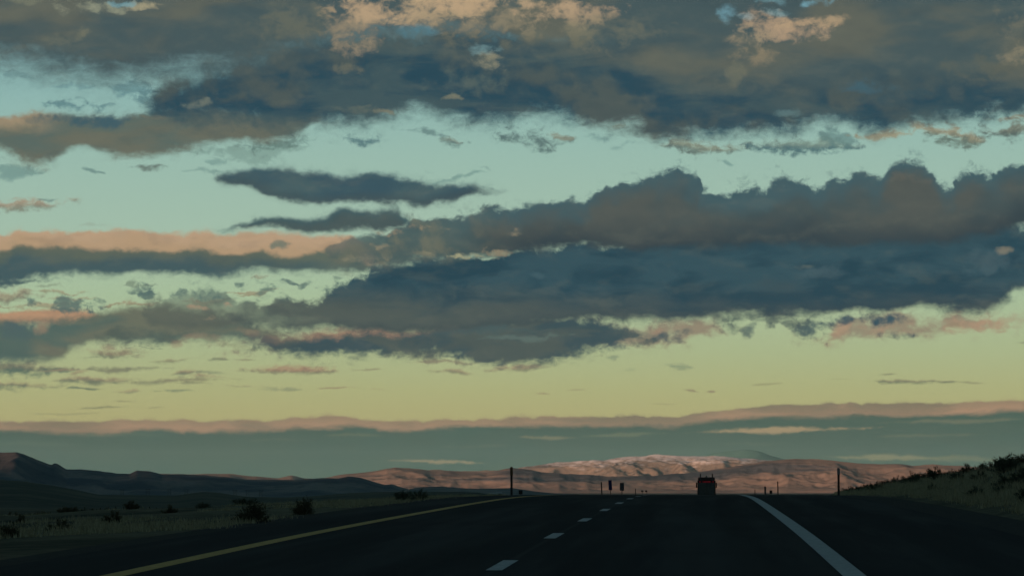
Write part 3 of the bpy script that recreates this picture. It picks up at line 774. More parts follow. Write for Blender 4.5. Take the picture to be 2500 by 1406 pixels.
road = strip('road', XL, XR - 0.7, -120, 2600, M_ASPHALT)
tag(road, kind='structure')
verge = strip('gravel_verge', XR - 0.72, XR + 0.5, -120, 1200, M_VERGE, -0.012)
tag(verge, kind='structure')
verge = strip('gravel_verge', XL - 0.55, XL + 0.02, -120, 1200, M_VERGE, -0.012)
tag(verge, kind='structure')
LX = {'yellow': -5.82, 'dash': -2.16, 'white': 1.47}
yl = strip('yellow_edge_line', LX['yellow'] - 0.12, LX['yellow'] + 0.12, -120, 2000, M_YELLOW, 0.005); tag(yl, kind='structure')
wl = strip('white_edge_line', LX['white'] - 0.115, LX['white'] + 0.115, -120, 2000, M_WHITE, 0.005); tag(wl, kind='structure')
lane_line = empty('lane_dashes'); tag(lane_line, kind='structure')
for i in range(-4, 22):
    yc = 35.3 + 12.19 * i
    strip('lane_dash', LX['dash'] - 0.085, LX['dash'] + 0.085, yc - 1.52, yc + 1.52, M_WHITE, 0.005, 0.75, lane_line)
# the other carriageway, lower and to the left
oz = lambda X, Y: ground_z(np.full_like(X, -33.0), Y)
opp = strip('opposite_road', -37.5, -28.5, -120, 1500, M_ASPHALT, 0.22, 4.0, None, lambda X, Y: road_z(Y) - (1 - smooth(600, 1600, np.abs(Y))) * 1.30)
tag(opp, kind='structure')

# ------------------------------------------------------------------ hills and mountains
def ridge(name, pts, dist, front, back, base, m, relief, rs, seed, nu=700, nv=60, rough=0.0, ext=2600, sharp=1.0):
    """a range whose crest stands at the given distance; pts are crest points seen in the photograph"""
    pts = sorted(pts)
    px = np.linspace(pts[0][0] if ext == 0 else -ext, pts[-1][0] if ext == 0 else 2500 + ext, nu)
    x_ = np.array([p[0] for p in pts], float); y_ = np.array([p[1] for p in pts], float)
    az = np.arctan((px - CX) / F) - YAW
    crest = EYE + (HY - np.interp(px, x_, y_)) / F * dist
    arc = az * dist
    crest = crest + fbm(arc / (rs * 0.28), arc * 0 + seed, 5, seed, 0.6) * rough
    t = np.linspace(0, 1, nv)
    d = np.where(t < 0.7, dist - front * (1 - t / 0.7), dist + back * (t - 0.7) / 0.3)
    prof = np.where(t < 0.7, (t / 0.7) ** sharp, 1 - ((t - 0.7) / 0.3) ** 1.5)
    A, Dd = np.meshgrid(az, d, indexing='ij')
    Pf = np.meshgrid(az, prof, indexing='ij')[1]
    H = crest[:, None] - base
    U, W = A * dist, Dd
    rel = ridged(U / rs, W / rs, 5, seed + 3) - 0.62
    env = 4 * Pf * (1 - Pf)
    Z = base + H * Pf + relief * rel * env * np.clip(H / np.maximum(H.max(), 1), 0.15, 1)
    X = Dd * np.sin(A); Y = Dd * np.cos(A)
    o = mesh_obj(name, np.stack([X, Y, Z], -1), grid_faces(nu, nv), m, smooth=True)
    tag(o, kind='structure')
    return o
BASE = EYE - 19.0
ridge('low_slope', [(-2600, 1150), (0, 1171), (60, 1174), (130, 1184), (200, 1197), (240, 1206), (300, 1208), (430, 1209), (470, 1203), (500, 1199), (540, 1202), (600, 1211), (690, 1214), (760, 1211), (850, 1203), (920, 1200), (1000, 1199), (1120, 1199), (1170, 1201), (1195, 1207), (1230, 1225), (1300, 1250), (5000, 1250)],
      3000, 1400, 900, EYE - 16.5, M_NEARHILL, 6.0, 300, 11, rough=0.5, nv=50)
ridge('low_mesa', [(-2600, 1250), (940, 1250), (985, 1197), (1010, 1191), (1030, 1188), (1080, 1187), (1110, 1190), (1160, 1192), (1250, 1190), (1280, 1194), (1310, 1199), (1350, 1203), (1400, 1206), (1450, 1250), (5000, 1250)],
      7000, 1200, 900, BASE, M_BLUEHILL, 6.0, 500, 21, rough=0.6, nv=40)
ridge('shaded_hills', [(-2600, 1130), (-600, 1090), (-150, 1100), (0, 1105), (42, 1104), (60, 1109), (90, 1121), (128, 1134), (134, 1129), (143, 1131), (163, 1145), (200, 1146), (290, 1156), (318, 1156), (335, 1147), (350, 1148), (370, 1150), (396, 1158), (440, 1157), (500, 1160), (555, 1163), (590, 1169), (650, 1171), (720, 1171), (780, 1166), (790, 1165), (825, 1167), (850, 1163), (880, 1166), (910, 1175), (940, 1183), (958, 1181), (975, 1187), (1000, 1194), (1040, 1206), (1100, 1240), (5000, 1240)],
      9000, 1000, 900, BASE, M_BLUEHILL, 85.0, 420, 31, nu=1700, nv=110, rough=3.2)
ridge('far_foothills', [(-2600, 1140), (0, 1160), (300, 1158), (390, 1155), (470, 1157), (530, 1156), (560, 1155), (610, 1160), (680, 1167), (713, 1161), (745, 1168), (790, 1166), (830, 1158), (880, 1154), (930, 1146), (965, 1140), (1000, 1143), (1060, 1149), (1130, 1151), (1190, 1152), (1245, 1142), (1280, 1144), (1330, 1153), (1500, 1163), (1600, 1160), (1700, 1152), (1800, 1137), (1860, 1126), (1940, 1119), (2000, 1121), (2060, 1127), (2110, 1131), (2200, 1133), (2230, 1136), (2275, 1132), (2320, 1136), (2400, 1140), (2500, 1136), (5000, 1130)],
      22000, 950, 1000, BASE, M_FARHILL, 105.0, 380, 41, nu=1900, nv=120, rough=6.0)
ridge('snowy_mountains', [(-2600, 1230), (1000, 1230), (1040, 1147), (1075, 1146), (1110, 1149), (1160, 1150), (1190, 1148), (1230, 1148), (1270, 1142), (1300, 1137), (1340, 1131), (1400, 1125), (1440, 1124), (1480, 1122), (1510, 1116), (1560, 1113), (1600, 1110), (1640, 1112), (1690, 1113), (1740, 1113), (1790, 1117), (1830, 1120), (1880, 1124), (1950, 1132), (2100, 1230), (5000, 1230)],
      32000, 1150, 1200, BASE, M_SNOWMT, 230.0, 420, 51, nu=1900, nv=140, rough=11.0)
ridge('hazy_peak', [(-2600, 1230), (1560, 1230), (1650, 1140), (1720, 1112), (1745, 1105), (1790, 1100), (1820, 1097), (1855, 1101), (1880, 1112), (1910, 1119), (1960, 1130), (2060, 1230), (5000, 1230)],
      42000, 2200, 2500, BASE, M_DIMPEAK, 120.0, 2500, 61, nu=500, nv=60, rough=8.0)

# the long ridge behind the camera: the evening sun has sunk to it, so the near land lies in its shade
def back_ridge():
    nu, nv = 500, 40
    x = np.linspace(-42000, 42000, nu); t = np.linspace(0, 1, nv)
    top = 550 + fbm(x / 5000, x * 0, 5, 77) * 26
    y = -7500 + 6200 * t
    Pf = np.where(t < 0.62, (t / 0.62) ** 1.1, 1 - ((t - 0.62) / 0.38) ** 1.3)
    X, Y = np.meshgrid(x, y, indexing='ij')
    P2 = np.meshgrid(x, Pf, indexing='ij')[1]
    rel = ridged(X / 1100, Y / 1100, 5, 5) - 0.6
    Z = -30 + (top[:, None] + 30) * P2 + 110 * rel * 4 * P2 * (1 - P2)
    o = mesh_obj('western_ridge', np.stack([X, Y, Z], -1), grid_faces(nu, nv), M_BACKHILL, smooth=True)
    tag(o, kind='structure')
back_ridge()


# ================================================================== things
def ray_x(px, d):
    """lateral position at distance d along the road for a column of the photograph"""
    return d * math.tan(math.atan((px - CX) / F) - YAW)
def row_z(py, d):
    return EYE + (HY - py) / F * d
def gz1(x, y):
    return float(ground_z(np.array([x]), np.array([y]))[0])

M_POST = two_tone('weathered_post', (0.045, 0.042, 0.038), (0.075, 0.07, 0.062), 14.0, 0.7, 0.3)
M_REFL = two_tone('reflector_grey', (0.30, 0.30, 0.31), (0.22, 0.22, 0.23), 30.0, 0.5, 0.4)
M_REFLD = two_tone('reflector_amber', (0.16, 0.09, 0.03), (0.10, 0.06, 0.03), 30.0, 0.5, 0.4)
M_STEEL = two_tone('galvanised_steel', (0.16, 0.165, 0.17), (0.10, 0.105, 0.11), 20.0, 0.55, 0.5)
M_BLUE = two_tone('blue_sheet', (0.006, 0.02, 0.10), (0.010, 0.03, 0.14), 6.0, 0.5, 0.4)
M_GREYPANEL = two_tone('grey_mottled_sheet', (0.05, 0.052, 0.055), (0.15, 0.15, 0.155), 16.0, 0.6, 0.3, lo=0.42, hi=0.58)
M_DARKPANEL = two_tone('dark_sheet', (0.02, 0.018, 0.016), (0.035, 0.03, 0.028), 8.0, 0.6, 0.3)
M_WOOD = two_tone('old_wood', (0.05, 0.042, 0.034), (0.085, 0.072, 0.058), 18.0, 0.9, 0.15)
M_PALEWALL = two_tone('pale_siding', (0.55, 0.55, 0.54), (0.44, 0.44, 0.43), 1.5, 0.8, 0.2)
M_PALEROOF = two_tone('pale_metal_roof', (0.36, 0.37, 0.38), (0.28, 0.29, 0.30), 1.0, 0.6, 0.3)
M_GLASS = two_tone('dark_glass', (0.02, 0.025, 0.03), (0.03, 0.035, 0.04), 2.0, 0.1, 0.5)
M_TRUCK = two_tone('dark_red_body', (0.06, 0.028, 0.024), (0.085, 0.036, 0.030), 3.0, 0.45, 0.5)
M_TRAILER = two_tone('dirty_grey_door', (0.11, 0.10, 0.088), (0.15, 0.135, 0.115), 2.5, 0.65, 0.4)
M_BLACK = two_tone('black_rubber', (0.012, 0.012, 0.012), (0.022, 0.022, 0.022), 12.0, 0.85, 0.2)
M_CHROME = two_tone('sooty_pipe', (0.08, 0.08, 0.082), (0.04, 0.04, 0.042), 8.0, 0.4, 0.5)
M_GREEN = two_tone('green_lens', (0.02, 0.07, 0.03), (0.03, 0.09, 0.04), 8.0, 0.4, 0.5)
def b_lamp(q, bs, o):
    bs.inputs['Base Color'].default_value = (0.35, 0.01, 0.02, 1)
    bs.inputs['Emission Color'].default_value = (1.0, 0.06, 0.10, 1)
    n = q.noise(o, 3.0, 2.0, 0.5)
    q.put(bs.inputs['Emission Strength'], q.sstep(n, 0.3, 0.7, 0.06, 0.24))
M_LAMP = mat('red_lamp', b_lamp, 0.4, 0.5)

# ---- roadside delineator posts
def delineator(px, d, top, w, label, plate=M_REFLD, ph=0.0, lean=0.0, group='delineator posts along the road'):
    x = ray_x(px, d)
    z0 = gz1(x, d)
    h = row_z(top, d) - z0
    p = empty('delineator_post', (x, d, z0))
    tag(p, label, 'post', group)
    hw = w / 2
    bm = bmesh.new()                                  # U-channel: web and two flanges
    box(bm, -hw, hw, 0.0, 0.008, -0.25, h - 0.02, 0.002)
    box(bm, -hw, -hw + 0.010, -0.024, 0.0, -0.25, h - 0.02)
    box(bm, hw - 0.010, hw, -0.024, 0.0, -0.25, h - 0.02)
    bm_obj('shaft', bm, M_POST, p)
    bm = bmesh.new()                                  # rounded cap
    bmesh.ops.create_cone(bm, cap_ends=True, segments=16, radius1=hw, radius2=hw, depth=0.03, matrix=Matrix.Translation((0, -0.004, h - 0.025)) @ Matrix.Rotation(math.pi / 2, 4, 'X'))
    bm_obj('cap', bm, M_POST, p)
    if ph:
        bm = bmesh.new()
        pw = hw * 1.3
        vs = [(-pw, 0), (pw, 0)] + [(pw * math.cos(a), ph - pw + pw * math.sin(a)) for a in np.linspace(0, math.pi, 9)]
        f = [bm.verts.new((vx, -0.034, h - ph + 0.02 + vz)) for vx, vz in vs]
        face = bm.faces.new(f)
        r = bmesh.ops.extrude_face_region(bm, geom=[face])
        bmesh.ops.translate(bm, verts=[v for v in r['geom'] if isinstance(v, bmesh.types.BMVert)], vec=(0, 0.010, 0))
        pl = bm_obj('reflector', bm, plate, p)
        for zz in (h - ph * 0.25, h - ph * 0.75):
            bm = bmesh.new(); tube(bm, (0, -0.042, zz), (0, -0.032, zz), 0.009, seg=8)
            bm_obj('bolt', bm, M_STEEL, pl)
    p.rotation_euler = (0, lean, random.uniform(-0.1, 0.1))
    return p
delineator(1249, 128, 1140, 0.085, 'tall dark delineator post left of the road, beside the yellow line', M_REFLD, 0.34)
delineator(2046, 128, 1143, 0.085, 'tall dark delineator post with pale grey reflector on the right shoulder', M_REFL, 0.27)
delineator(1469.5, 250, 1176, 0.095, 'thin dark post left of the blue marker sign', M_REFLD, 0.0, lean=-0.04)
delineator(1898.5, 258, 1175, 0.085, 'thin tall post right of the truck beyond the crest', M_REFLD, 0.0, lean=-0.02)
delineator(1551, 384, 1192, 0.09, 'tiny dark post right of the grey marker sign, beyond the crest', M_REFLD, 0.0)
delineator(1842, 375, 1194, 0.09, 'tiny dark post nearest the right of the truck', M_REFLD, 0.0)
delineator(21, 125, 1288, 0.10, 'short dark post at the far left by the lower road', M_REFLD, 0.0)
delineator(371, 207, 1247, 0.09, 'single dark post between the fence and the lower road', M_REFLD, 0.0, lean=-0.06)
delineator(2186, 300, 1163, 0.035, 'thin bare stake rising behind the grassy bank', M_REFLD, 0.0)

# ---- marker signs
def marker(px, d, top, bot, w, m, label, lean=0.0, cat='sign', post=True):
    x = ray_x(px, d)
    z0 = gz1(x, d)
    zt, zb = row_z(top, d) - z0, max(row_z(bot, d) - z0, 0.03)
    s = empty('marker_sign', (x, d, z0))
    tag(s, label, cat, 'marker signs near the crest')
    bm = bmesh.new()
    box(bm, -w / 2, w / 2, -0.004, 0.004, zb, zt, 0.0015)
    pn = bm_obj('panel', bm, m, s)
    for zz in (zb + (zt - zb) * 0.25, zb + (zt - zb) * 0.75):
        bm = bmesh.new(); tube(bm, (0, -0.012, zz), (0, -0.003, zz), 0.011, seg=8)
        bm_obj('bolt', bm, M_STEEL, pn)
    bm = bmesh.new()
    box(bm, -0.022, 0.022, 0.006, 0.030, -0.3, zt - 0.06, 0.002)
    bm_obj('stake', bm, M_POST, s)
    s.rotation_euler = (0, lean, 0)
    return s
marker(1491, 216, 1171.5, 1196, 0.225, M_BLUE, 'narrow dark blue marker sign leaning slightly, left of the grey one', -0.05)
marker(1518, 189, 1178, 1197, 0.245, M_GREYPANEL, 'grey mottled marker sign right of the leaning blue one')
marker(1867, 312, 1187, 1206, 0.17, M_GREYPANEL, 'narrow grey marker panel right of the truck')
marker(1881, 330, 1196.5, 1204, 0.27, M_DARKPANEL, 'low dark square marker between two posts right of the truck')
marker(1567.5, 400, 1196.5, 1200.5, 0.27, M_DARKPANEL, 'left one of two tiny dark squares beyond the crest')
marker(1577, 402, 1196.5, 1200.5, 0.27, M_DARKPANEL, 'right one of two tiny dark squares beyond the crest')
marker(1271, 300, 1196, 1206, 0.36, M_DARKPANEL, 'low dark panel right of the tall left delineator post')

# ---- wire fence far left
def fence():
    p0 = np.array([-72.0, 380.0]); p1 = np.array([-72.0, 470.0])
    n = 19
    f = empty('wire_fence', (p0[0], p0[1], gz1(*p0)))
    tag(f, 'row of small dark fence posts with wires on the left plain', 'fence')
    tops = []
    for i in range(n):
        q = p0 + (p1 - p0) * i / (n - 1)
        z = gz1(*q)
        h = 1.0 + random.uniform(-0.08, 0.08)
        bm = bmesh.new()
        b = np.array([q[0] - p0[0], q[1] - p0[1], z - f.location.z])
        tube(bm, (b[0], b[1], b[2] - 0.3), (b[0] + random.uniform(-0.05, 0.05), b[1], b[2] + h), 0.075, 0.06, 7)
        bm_obj('post', bm, M_WOOD, f)
        tops.append(b)
    for k in range(3):
        bm = bmesh.new()
        for a, b in zip(tops[:-1], tops[1:]):
            tube(bm, (a[0] + 0.08, a[1], a[2] + 0.35 + 0.25 * k), (b[0] + 0.08, b[1], b[2] + 0.35 + 0.25 * k), 0.004, seg=4)
        bm_obj('wire', bm, M_STEEL, f)
fence()

# ---- transmission pylons on the plain
def pylon(px, d, h, label):
    x = ray_x(px, d)
    zg = row_z(1222, d)
    p = empty('power_pylon', (x, d, zg))
    tag(p, label, 'pylon', 'wooden power pylons on the far plain')
    for s in (-1, 1):
        bm = bmesh.new(); tube(bm, (s * 2.6, 0, -4), (s * 2.2, 0, h), 0.30, 0.2, 8); bm_obj('pole', bm, M_WOOD, p)
    bm = bmesh.new(); box(bm, -5.2, 5.2, -0.16, 0.16, h - 1.6, h - 1.2); bm_obj('crossarm', bm, M_WOOD, p)
    bm = bmesh.new(); tube(bm, (-2.5, 0, h * 0.55), (2.3, 0, h * 0.86), 0.11, seg=6); tube(bm, (2.5, 0, h * 0.55), (-2.3, 0, h * 0.86), 0.11, seg=6); bm_obj('brace', bm, M_WOOD, p)
    for xx in (-4.6, 0, 4.6):
        bm = bmesh.new(); tube(bm, (xx, 0, h - 3.0), (xx, 0, h - 1.5), 0.12, seg=6); bm_obj('insulator', bm, M_STEEL, p)
    p.rotation_euler = (0, 0, 0.5)
for px, h, lb in [(98, 24, 'faint power pylon at the far left under the highest dark hill'), (300, 20, 'faint power pylon below the low saddle of the left hills'), (363, 21, 'faint power pylon below the flat-topped left butte'), (415, 20, 'faint power pylon just right of the flat-topped butte'), (456, 20, 'faint power pylon left of the low dark knoll'),
                  (575, 19, 'faint power pylon above the big round bush, leftmost of three'), (606, 19, 'faint power pylon above the big round bush, middle of three'), (638, 19, 'faint power pylon above the big round bush, rightmost of three')]:
    pylon(px, 5500, h, lb)

# ---- pale farm sheds beyond the crest
def shed(px, d, w, wallh, roofh, label):
    x = ray_x(px, d)
    z0 = row_z(1210.5, d)
    s = empty('farm_shed', (x, d, z0), 0.25)
    tag(s, label, 'shed', 'pale sheds beyond the crest')
    L = w * 0.7
    bm = bmesh.new(); box(bm, -w / 2, w / 2, -L / 2, L / 2, -2.0, wallh); bm_obj('wall', bm, M_PALEWALL, s)
    bm = bmesh.new()
    a = [(-w / 2 - 0.3, -L / 2 - 0.3, wallh + 0.02), (w / 2 + 0.3, -L / 2 - 0.3, wallh + 0.02), (w / 2 + 0.3, L / 2 + 0.3, wallh + 0.02), (-w / 2 - 0.3, L / 2 + 0.3, wallh + 0.02), (-w / 2 - 0.3, 0, wallh + roofh), (w / 2 + 0.3, 0, wallh + roofh)]
    v = [bm.verts.new(c) for c in a]
    for f in ((0, 1, 5, 4), (2, 3, 4, 5), (1, 2, 5), (3, 0, 4), (3, 2, 1, 0)): bm.faces.new([v[i] for i in f])
    bm_obj('roof', bm, M_PALEROOF, s)
    bm = bmesh.new(); box(bm, -w * 0.12, w * 0.16, -L / 2 - 0.06, -L / 2 - 0.01, 0.0, wallh * 0.8); bm_obj('door', bm, M_DARKPANEL, s)
    bm = bmesh.new(); box(bm, w * 0.25, w * 0.4, -L / 2 - 0.05, -L / 2 - 0.01, wallh * 0.45, wallh * 0.8); bm_obj('window', bm, M_GLASS, s)
shed(1203, 2950, 5.5, 2.2, 0.9, 'small pale farm shed far left of the tall delineator post, left one of two')
shed(1218, 2960, 4.6, 2.6, 1.0, 'small pale farm shed nearest the tall left delineator post, right one of two')

# ---- truck
def truck():
    d = 472.0
    x = ray_x(1724, d)
    z0 = float(road_z(np.array([d]))[0])
    t = empty('truck', (x, d, z0))
    tag(t, 'dark red semi truck seen from behind with red lights and twin exhaust stacks', 'truck')
    # trailer box
    bm = bmesh.new(); box(bm, -1.28, 1.28, 0.0, 13.6, 1.12, 3.42, 0.04); bd = bm_obj('trailer', bm, M_TRUCK, t)
    bm = bmesh.new(); box(bm, -1.30, 1.30, -0.03, 0.05, 3.18, 3.46, 0.015); bm_obj('header_rail', bm, M_BLACK, bd)
    for s in (-1, 1):
        bm = bmesh.new(); box(bm, min(s * 1.30, s * 1.20), max(s * 1.30, s * 1.20), -0.04, 0.06, 1.05, 3.179, 0.01); bm_obj('corner_post', bm, M_BLACK, bd)
        bm = bmesh.new(); box(bm, min(s * 0.012, s * 1.18), max(s * 0.012, s * 1.18), -0.045, -0.002, 1.2, 3.16, 0.012); dr = bm_obj('rear_door', bm, M_TRAILER, t)
        for xx in (0.35, 0.85):
            bm = bmesh.new(); tube(bm, (s * xx, -0.07, 1.22), (s * xx, -0.07, 3.14), 0.02, seg=8); bm_obj('lock_rod', bm, M_STEEL, dr)
        bm = bmesh.new(); box(bm, s * 0.6 - 0.14, s * 0.6 + 0.14, -0.10, -0.06, 1.75, 1.80); bm_obj('handle', bm, M_STEEL, dr)
        bm = bmesh.new(); box(bm, s * 0.95 - 0.12, s * 0.95 + 0.12, -0.07, -0.04, 0.98, 1.10, 0.01); bm_obj('tail_light', bm, M_LAMP, t)
        bm = bmesh.new(); box(bm, s * 0.95 - 0.3, s * 0.95 + 0.3, 0.25, 0.27, 0.18, 0.95); bm_obj('mud_flap', bm, M_BLACK, t)
    bm = bmesh.new(); box(bm, -1.2, 1.2, -0.06, 0.06, 0.50, 0.62, 0.01); box(bm, -0.7, -0.6, -0.03, 0.03, 0.62, 1.1); box(bm, 0.6, 0.7, -0.03, 0.03, 0.62, 1.1); bm_obj('underride_bar', bm, M_STEEL, t)
    for fx in (-0.93, -0.50, -0.36, -0.22, -0.08, 0.07, 0.22, 0.36, 0.50, 0.95):
        bm = bmesh.new(); box(bm, fx - 0.05, fx + 0.05, -0.07, -0.035, 3.26, 3.345, 0.012)
        bm_obj('marker_light', bm, M_LAMP, t)
    # tractor
    bm = bmesh.new()
    box(bm, -1.25, 1.25, 14.6, 17.0, 1.0, 4.02, 0.14)
    box(bm, -1.15, 1.15, 16.9, 17.7, 1.0, 3.1, 0.12)
    box(bm, -1.0, 1.0, 17.5, 19.4, 0.9, 2.2, 0.18)
    cb = bm_obj('cab', bm, M_TRUCK, t)
    bm = bmesh.new(); box(bm, -0.7, 0.7, 14.56, 14.595, 2.6, 3.5, 0.01); bm_obj('rear_window', bm, M_GLASS, cb)
    bm = bmesh.new(); box(bm, -1.0, 1.0, 17.60, 17.72, 2.25, 3.0, 0.02); bm_obj('windscreen', bm, M_GLASS, cb)
    bm = bmesh.new(); box(bm, -0.5, 0.5, 13.0, 19.2, 0.75, 0.98); bm_obj('chassis', bm, M_BLACK, t)
    bm = bmesh.new(); box(bm, -0.5, 0.5, 0.3, 13.4, 0.92, 1.10); bm_obj('trailer_frame', bm, M_BLACK, t)
    bm = bmesh.new(); box(bm, -1.2, 1.2, 19.38, 19.6, 0.45, 0.85, 0.05); bm_obj('bumper', bm, M_CHROME, t)
    for s, top in ((-1, 4.50), (1, 4.52)):
        bm = bmesh.new(); tube(bm, (s * 0.88, 14.3, 1.0), (s * 0.88, 14.3, top - 0.18), 0.085, seg=14); tube(bm, (s * 0.88, 14.3, top - 0.19), (s * 0.88, 14.22, top), 0.080, seg=14)
        bm_obj('exhaust_stack', bm, M_CHROME, t)
        bm = bmesh.new(); box(bm, s * 1.47 - 0.09, s * 1.47 + 0.09, 17.2, 17.36, 2.45, 3.25, 0.05); mr = bm_obj('mirror', bm, M_BLACK, t)
        for zz in (2.55, 3.15):
            bm = bmesh.new(); tube(bm, (s * 1.15, 17.3, zz), (s * 1.45, 17.3, zz), 0.025, seg=8)
            bm_obj('bracket', bm, M_BLACK, mr)
    bm = bmesh.new(); box(bm, -0.17, 0.17, 15.4, 15.7, 4.0, 4.08, 0.02); tube(bm, (0, 15.55, 4.07), (0, 15.55, 4.24), 0.12, 0.09, 14); bm_obj('beacon', bm, M_GREEN, cb)
    def wheel(xx, yy, w=0.52):
        bm = bmesh.new()
        bmesh.ops.create_cone(bm, cap_ends=True, segments=28, radius1=0.51, radius2=0.51, depth=w, matrix=Matrix.Translation((xx, yy, 0.51)) @ Matrix.Rotation(math.pi / 2, 4, 'Y'))
        es = [e for e in bm.edges if len(e.link_faces) == 2 and any(len(f.verts) > 4 for f in e.link_faces)]
        bmesh.ops.bevel(bm, geom=es, offset=0.05, segments=2, affect='EDGES')
        wh = bm_obj('wheel', bm, M_BLACK, t)
        bm = bmesh.new(); sg = 1 if xx > 0 else -1
        bmesh.ops.create_cone(bm, cap_ends=True, segments=20, radius1=0.27, radius2=0.22, depth=0.05, matrix=Matrix.Translation((xx + sg * (w / 2 + 0.012), yy, 0.51)) @ Matrix.Rotation(sg * math.pi / 2, 4, 'Y'))
        bm_obj('rim', bm, M_STEEL, wh)
    for yy in (0.95, 2.2, 13.7, 15.0):
        for s in (-1, 1): wheel(s * 0.98, yy)
    for s in (-1, 1): wheel(s * 1.05, 18.7, 0.32)
truck()

# ================================================================== vegetation
def leaf_mat(name, c1, c2, c3):
    def b(q, bs, o):
        oi = q.new('ShaderNodeObjectInfo')
        n = q.noise(o, 9.0, 3.0, 0.6)
        c = q.mix(q.sstep(n, 0.35, 0.65), c1 + (1,), c2 + (1,))
        c = q.mix(E(q, oi.outputs['Random']) * 0.5, c, c3 + (1,))
        q.put(bs.inputs['Base Color'], c)
    return mat(name, b, 0.9, 0.1)
M_SAGE = leaf_mat('sagebrush_leaves', (0.075, 0.088, 0.058), (0.13, 0.14, 0.095), (0.07, 0.065, 0.04))
M_BRUSH = leaf_mat('dark_brush_leaves', (0.06, 0.058, 0.034), (0.11, 0.092, 0.054), (0.11, 0.085, 0.046))
M_GRASS = leaf_mat('dry_grass', (0.36, 0.31, 0.19), (0.54, 0.46, 0.29), (0.30, 0.25, 0.15))
M_TWIG = two_tone('twig', (0.04, 0.033, 0.026), (0.07, 0.058, 0.045), 20.0, 0.95, 0.1)

def bush_meshes(seed, mleaf, n=1100, spiky=0.0):
    """unit bush (about 1 m wide, 0.6 m tall): branching twigs and many leaf faces in clumps"""
    r = np.random.default_rng(seed)
    k = 26
    th = r.uniform(0, 2 * math.pi, k)
    ph = np.arccos(r.uniform(0.05, 1.0, k))
    rad = r.uniform(0.30, 0.50, k) * (1 + spiky * r.uniform(0, 0.5, k))
    tips = np.stack([np.sin(ph) * np.cos(th) * rad, np.sin(ph) * np.sin(th) * rad, np.cos(ph) * rad * 1.15 + 0.05], -1)
    bm = bmesh.new()
    for p in tips:
        tube(bm, (0, 0, -0.04), tuple(p * 0.95), 0.012, 0.004, 4)
    me_t = bpy.data.meshes.new('stems'); bm.to_mesh(me_t); bm.free(); me_t.materials.append(M_TWIG)
    c = tips[r.integers(0, k, n)] * r.uniform(0.55, 1.08, (n, 1)) + r.normal(0, 0.055 - 0.02 * min(spiky, 1), (n, 3))
    c[:, 2] = np.maximum(c[:, 2], 0.0)
    out = c / np.maximum(np.linalg.norm(c, axis=1, keepdims=True), 1e-3)
    d1 = out * 0.8 + r.normal(0, 0.5, (n, 3)) + np.array([0, 0, 0.5]); d1 /= np.linalg.norm(d1, axis=1, keepdims=True)
    d2 = np.cross(d1, r.normal(0, 1, (n, 3))); d2 /= np.linalg.norm(d2, axis=1, keepdims=True)
    ln = r.uniform(0.035, 0.075, (n, 1)) * (1 + spiky); w = r.uniform(0.010, 0.020, (n, 1))
    V_ = np.stack([c - d2 * w, c + d2 * w, c + d1 * ln + d2 * w * 0.3, c + d1 * ln - d2 * w * 0.3], 1)
    me = bpy.data.meshes.new('foliage')
    me.from_pydata(V_.reshape(-1, 3).tolist(), [], [(4 * i, 4 * i + 1, 4 * i + 2, 4 * i + 3) for i in range(n)])
    me.materials.append(mleaf)
    return me_t, me
BUSH = [bush_meshes(1, M_SAGE), bush_meshes(2, M_SAGE, 1300, 0.4), bush_meshes(3, M_BRUSH, 1300, 0.3), bush_meshes(4, M_BRUSH, 1100, 0.8), bush_meshes(5, M_SAGE, 900, 0.8), bush_meshes(6, M_BRUSH, 1500, 0.0)]
def bush(kind, x, y, w, h, label, group, name='sagebrush'):
    st, fo = BUSH[kind]
    b = empty(name, (x, y, gz1(x, y) - 0.02), random.uniform(0, 6.28))
    b.scale = (w, w, h / 0.6)
    tag(b, label, 'bush', group)
    for nm, me in (('stems', st), ('foliage', fo)):
        o = bpy.data.objects.new(nm, me); COL.objects.link(o); o.parent = b
    return b
bush(5, ray_x(617, 58), 58, 0.66, 0.36, 'big round dark bush at the left road edge', 'roadside bushes on the left', 'round_bush')
bush(5, ray_x(743, 66.5), 66.5, 0.56, 0.33, 'second round dark bush at the left road edge, behind the biggest', 'roadside bushes on the left', 'round_bush')
bush(0, ray_x(985, 92), 92, 0.62, 0.34, 'greenish bush at the left road edge below the flat mesa', 'roadside bushes on the left')
bush(4, ray_x(1022, 96), 96, 0.5, 0.26, 'low greenish bush just right of the one below the mesa', 'roadside bushes on the left')
random.seed(21)
def left_lb(k, w, x): return '%s low %s brush left of the road, %s' % ('small' if w < 0.6 else 'mid-sized' if w < 0.9 else 'wide', ('dark' if k in (2, 3) else 'grey-green'), 'on the near verge' if x > -27.5 else 'beyond the lower road')
for px, d, w, h, k in [(250, 150, 1.3, 0.45, 2), (95, 150, 1.1, 0.36, 2), (35, 146, 1.0, 0.4, 3), (170, 120, 0.9, 0.3, 2), (320, 110, 0.6, 0.24, 3), (60, 74, 0.5, 0.2, 3), (420, 84, 0.4, 0.2, 3), (150, 60, 0.45, 0.2, 3), (280, 66, 0.4, 0.2, 3), (30, 52, 0.4, 0.2, 2), (500, 104, 0.6, 0.22, 0), (560, 150, 0.9, 0.3, 0)]:
    bush(k, ray_x(px, d), d, w, h, left_lb(k, w, ray_x(px, d)), 'low brush on the left plain')
n = 0
while n < 70:
    d = random.uniform(110, 700); px = random.uniform(-60, 900)
    x = ray_x(px, d)
    if x > XL - 1.0 or -39 < x < -27.5: continue
    w = random.uniform(0.5, 1.2)
    k = random.choice([0, 0, 1, 1, 2, 4])
    bush(k, x, d, w, w * random.uniform(0.28, 0.42), left_lb(k, w, x), 'low brush on the left plain'); n += 1
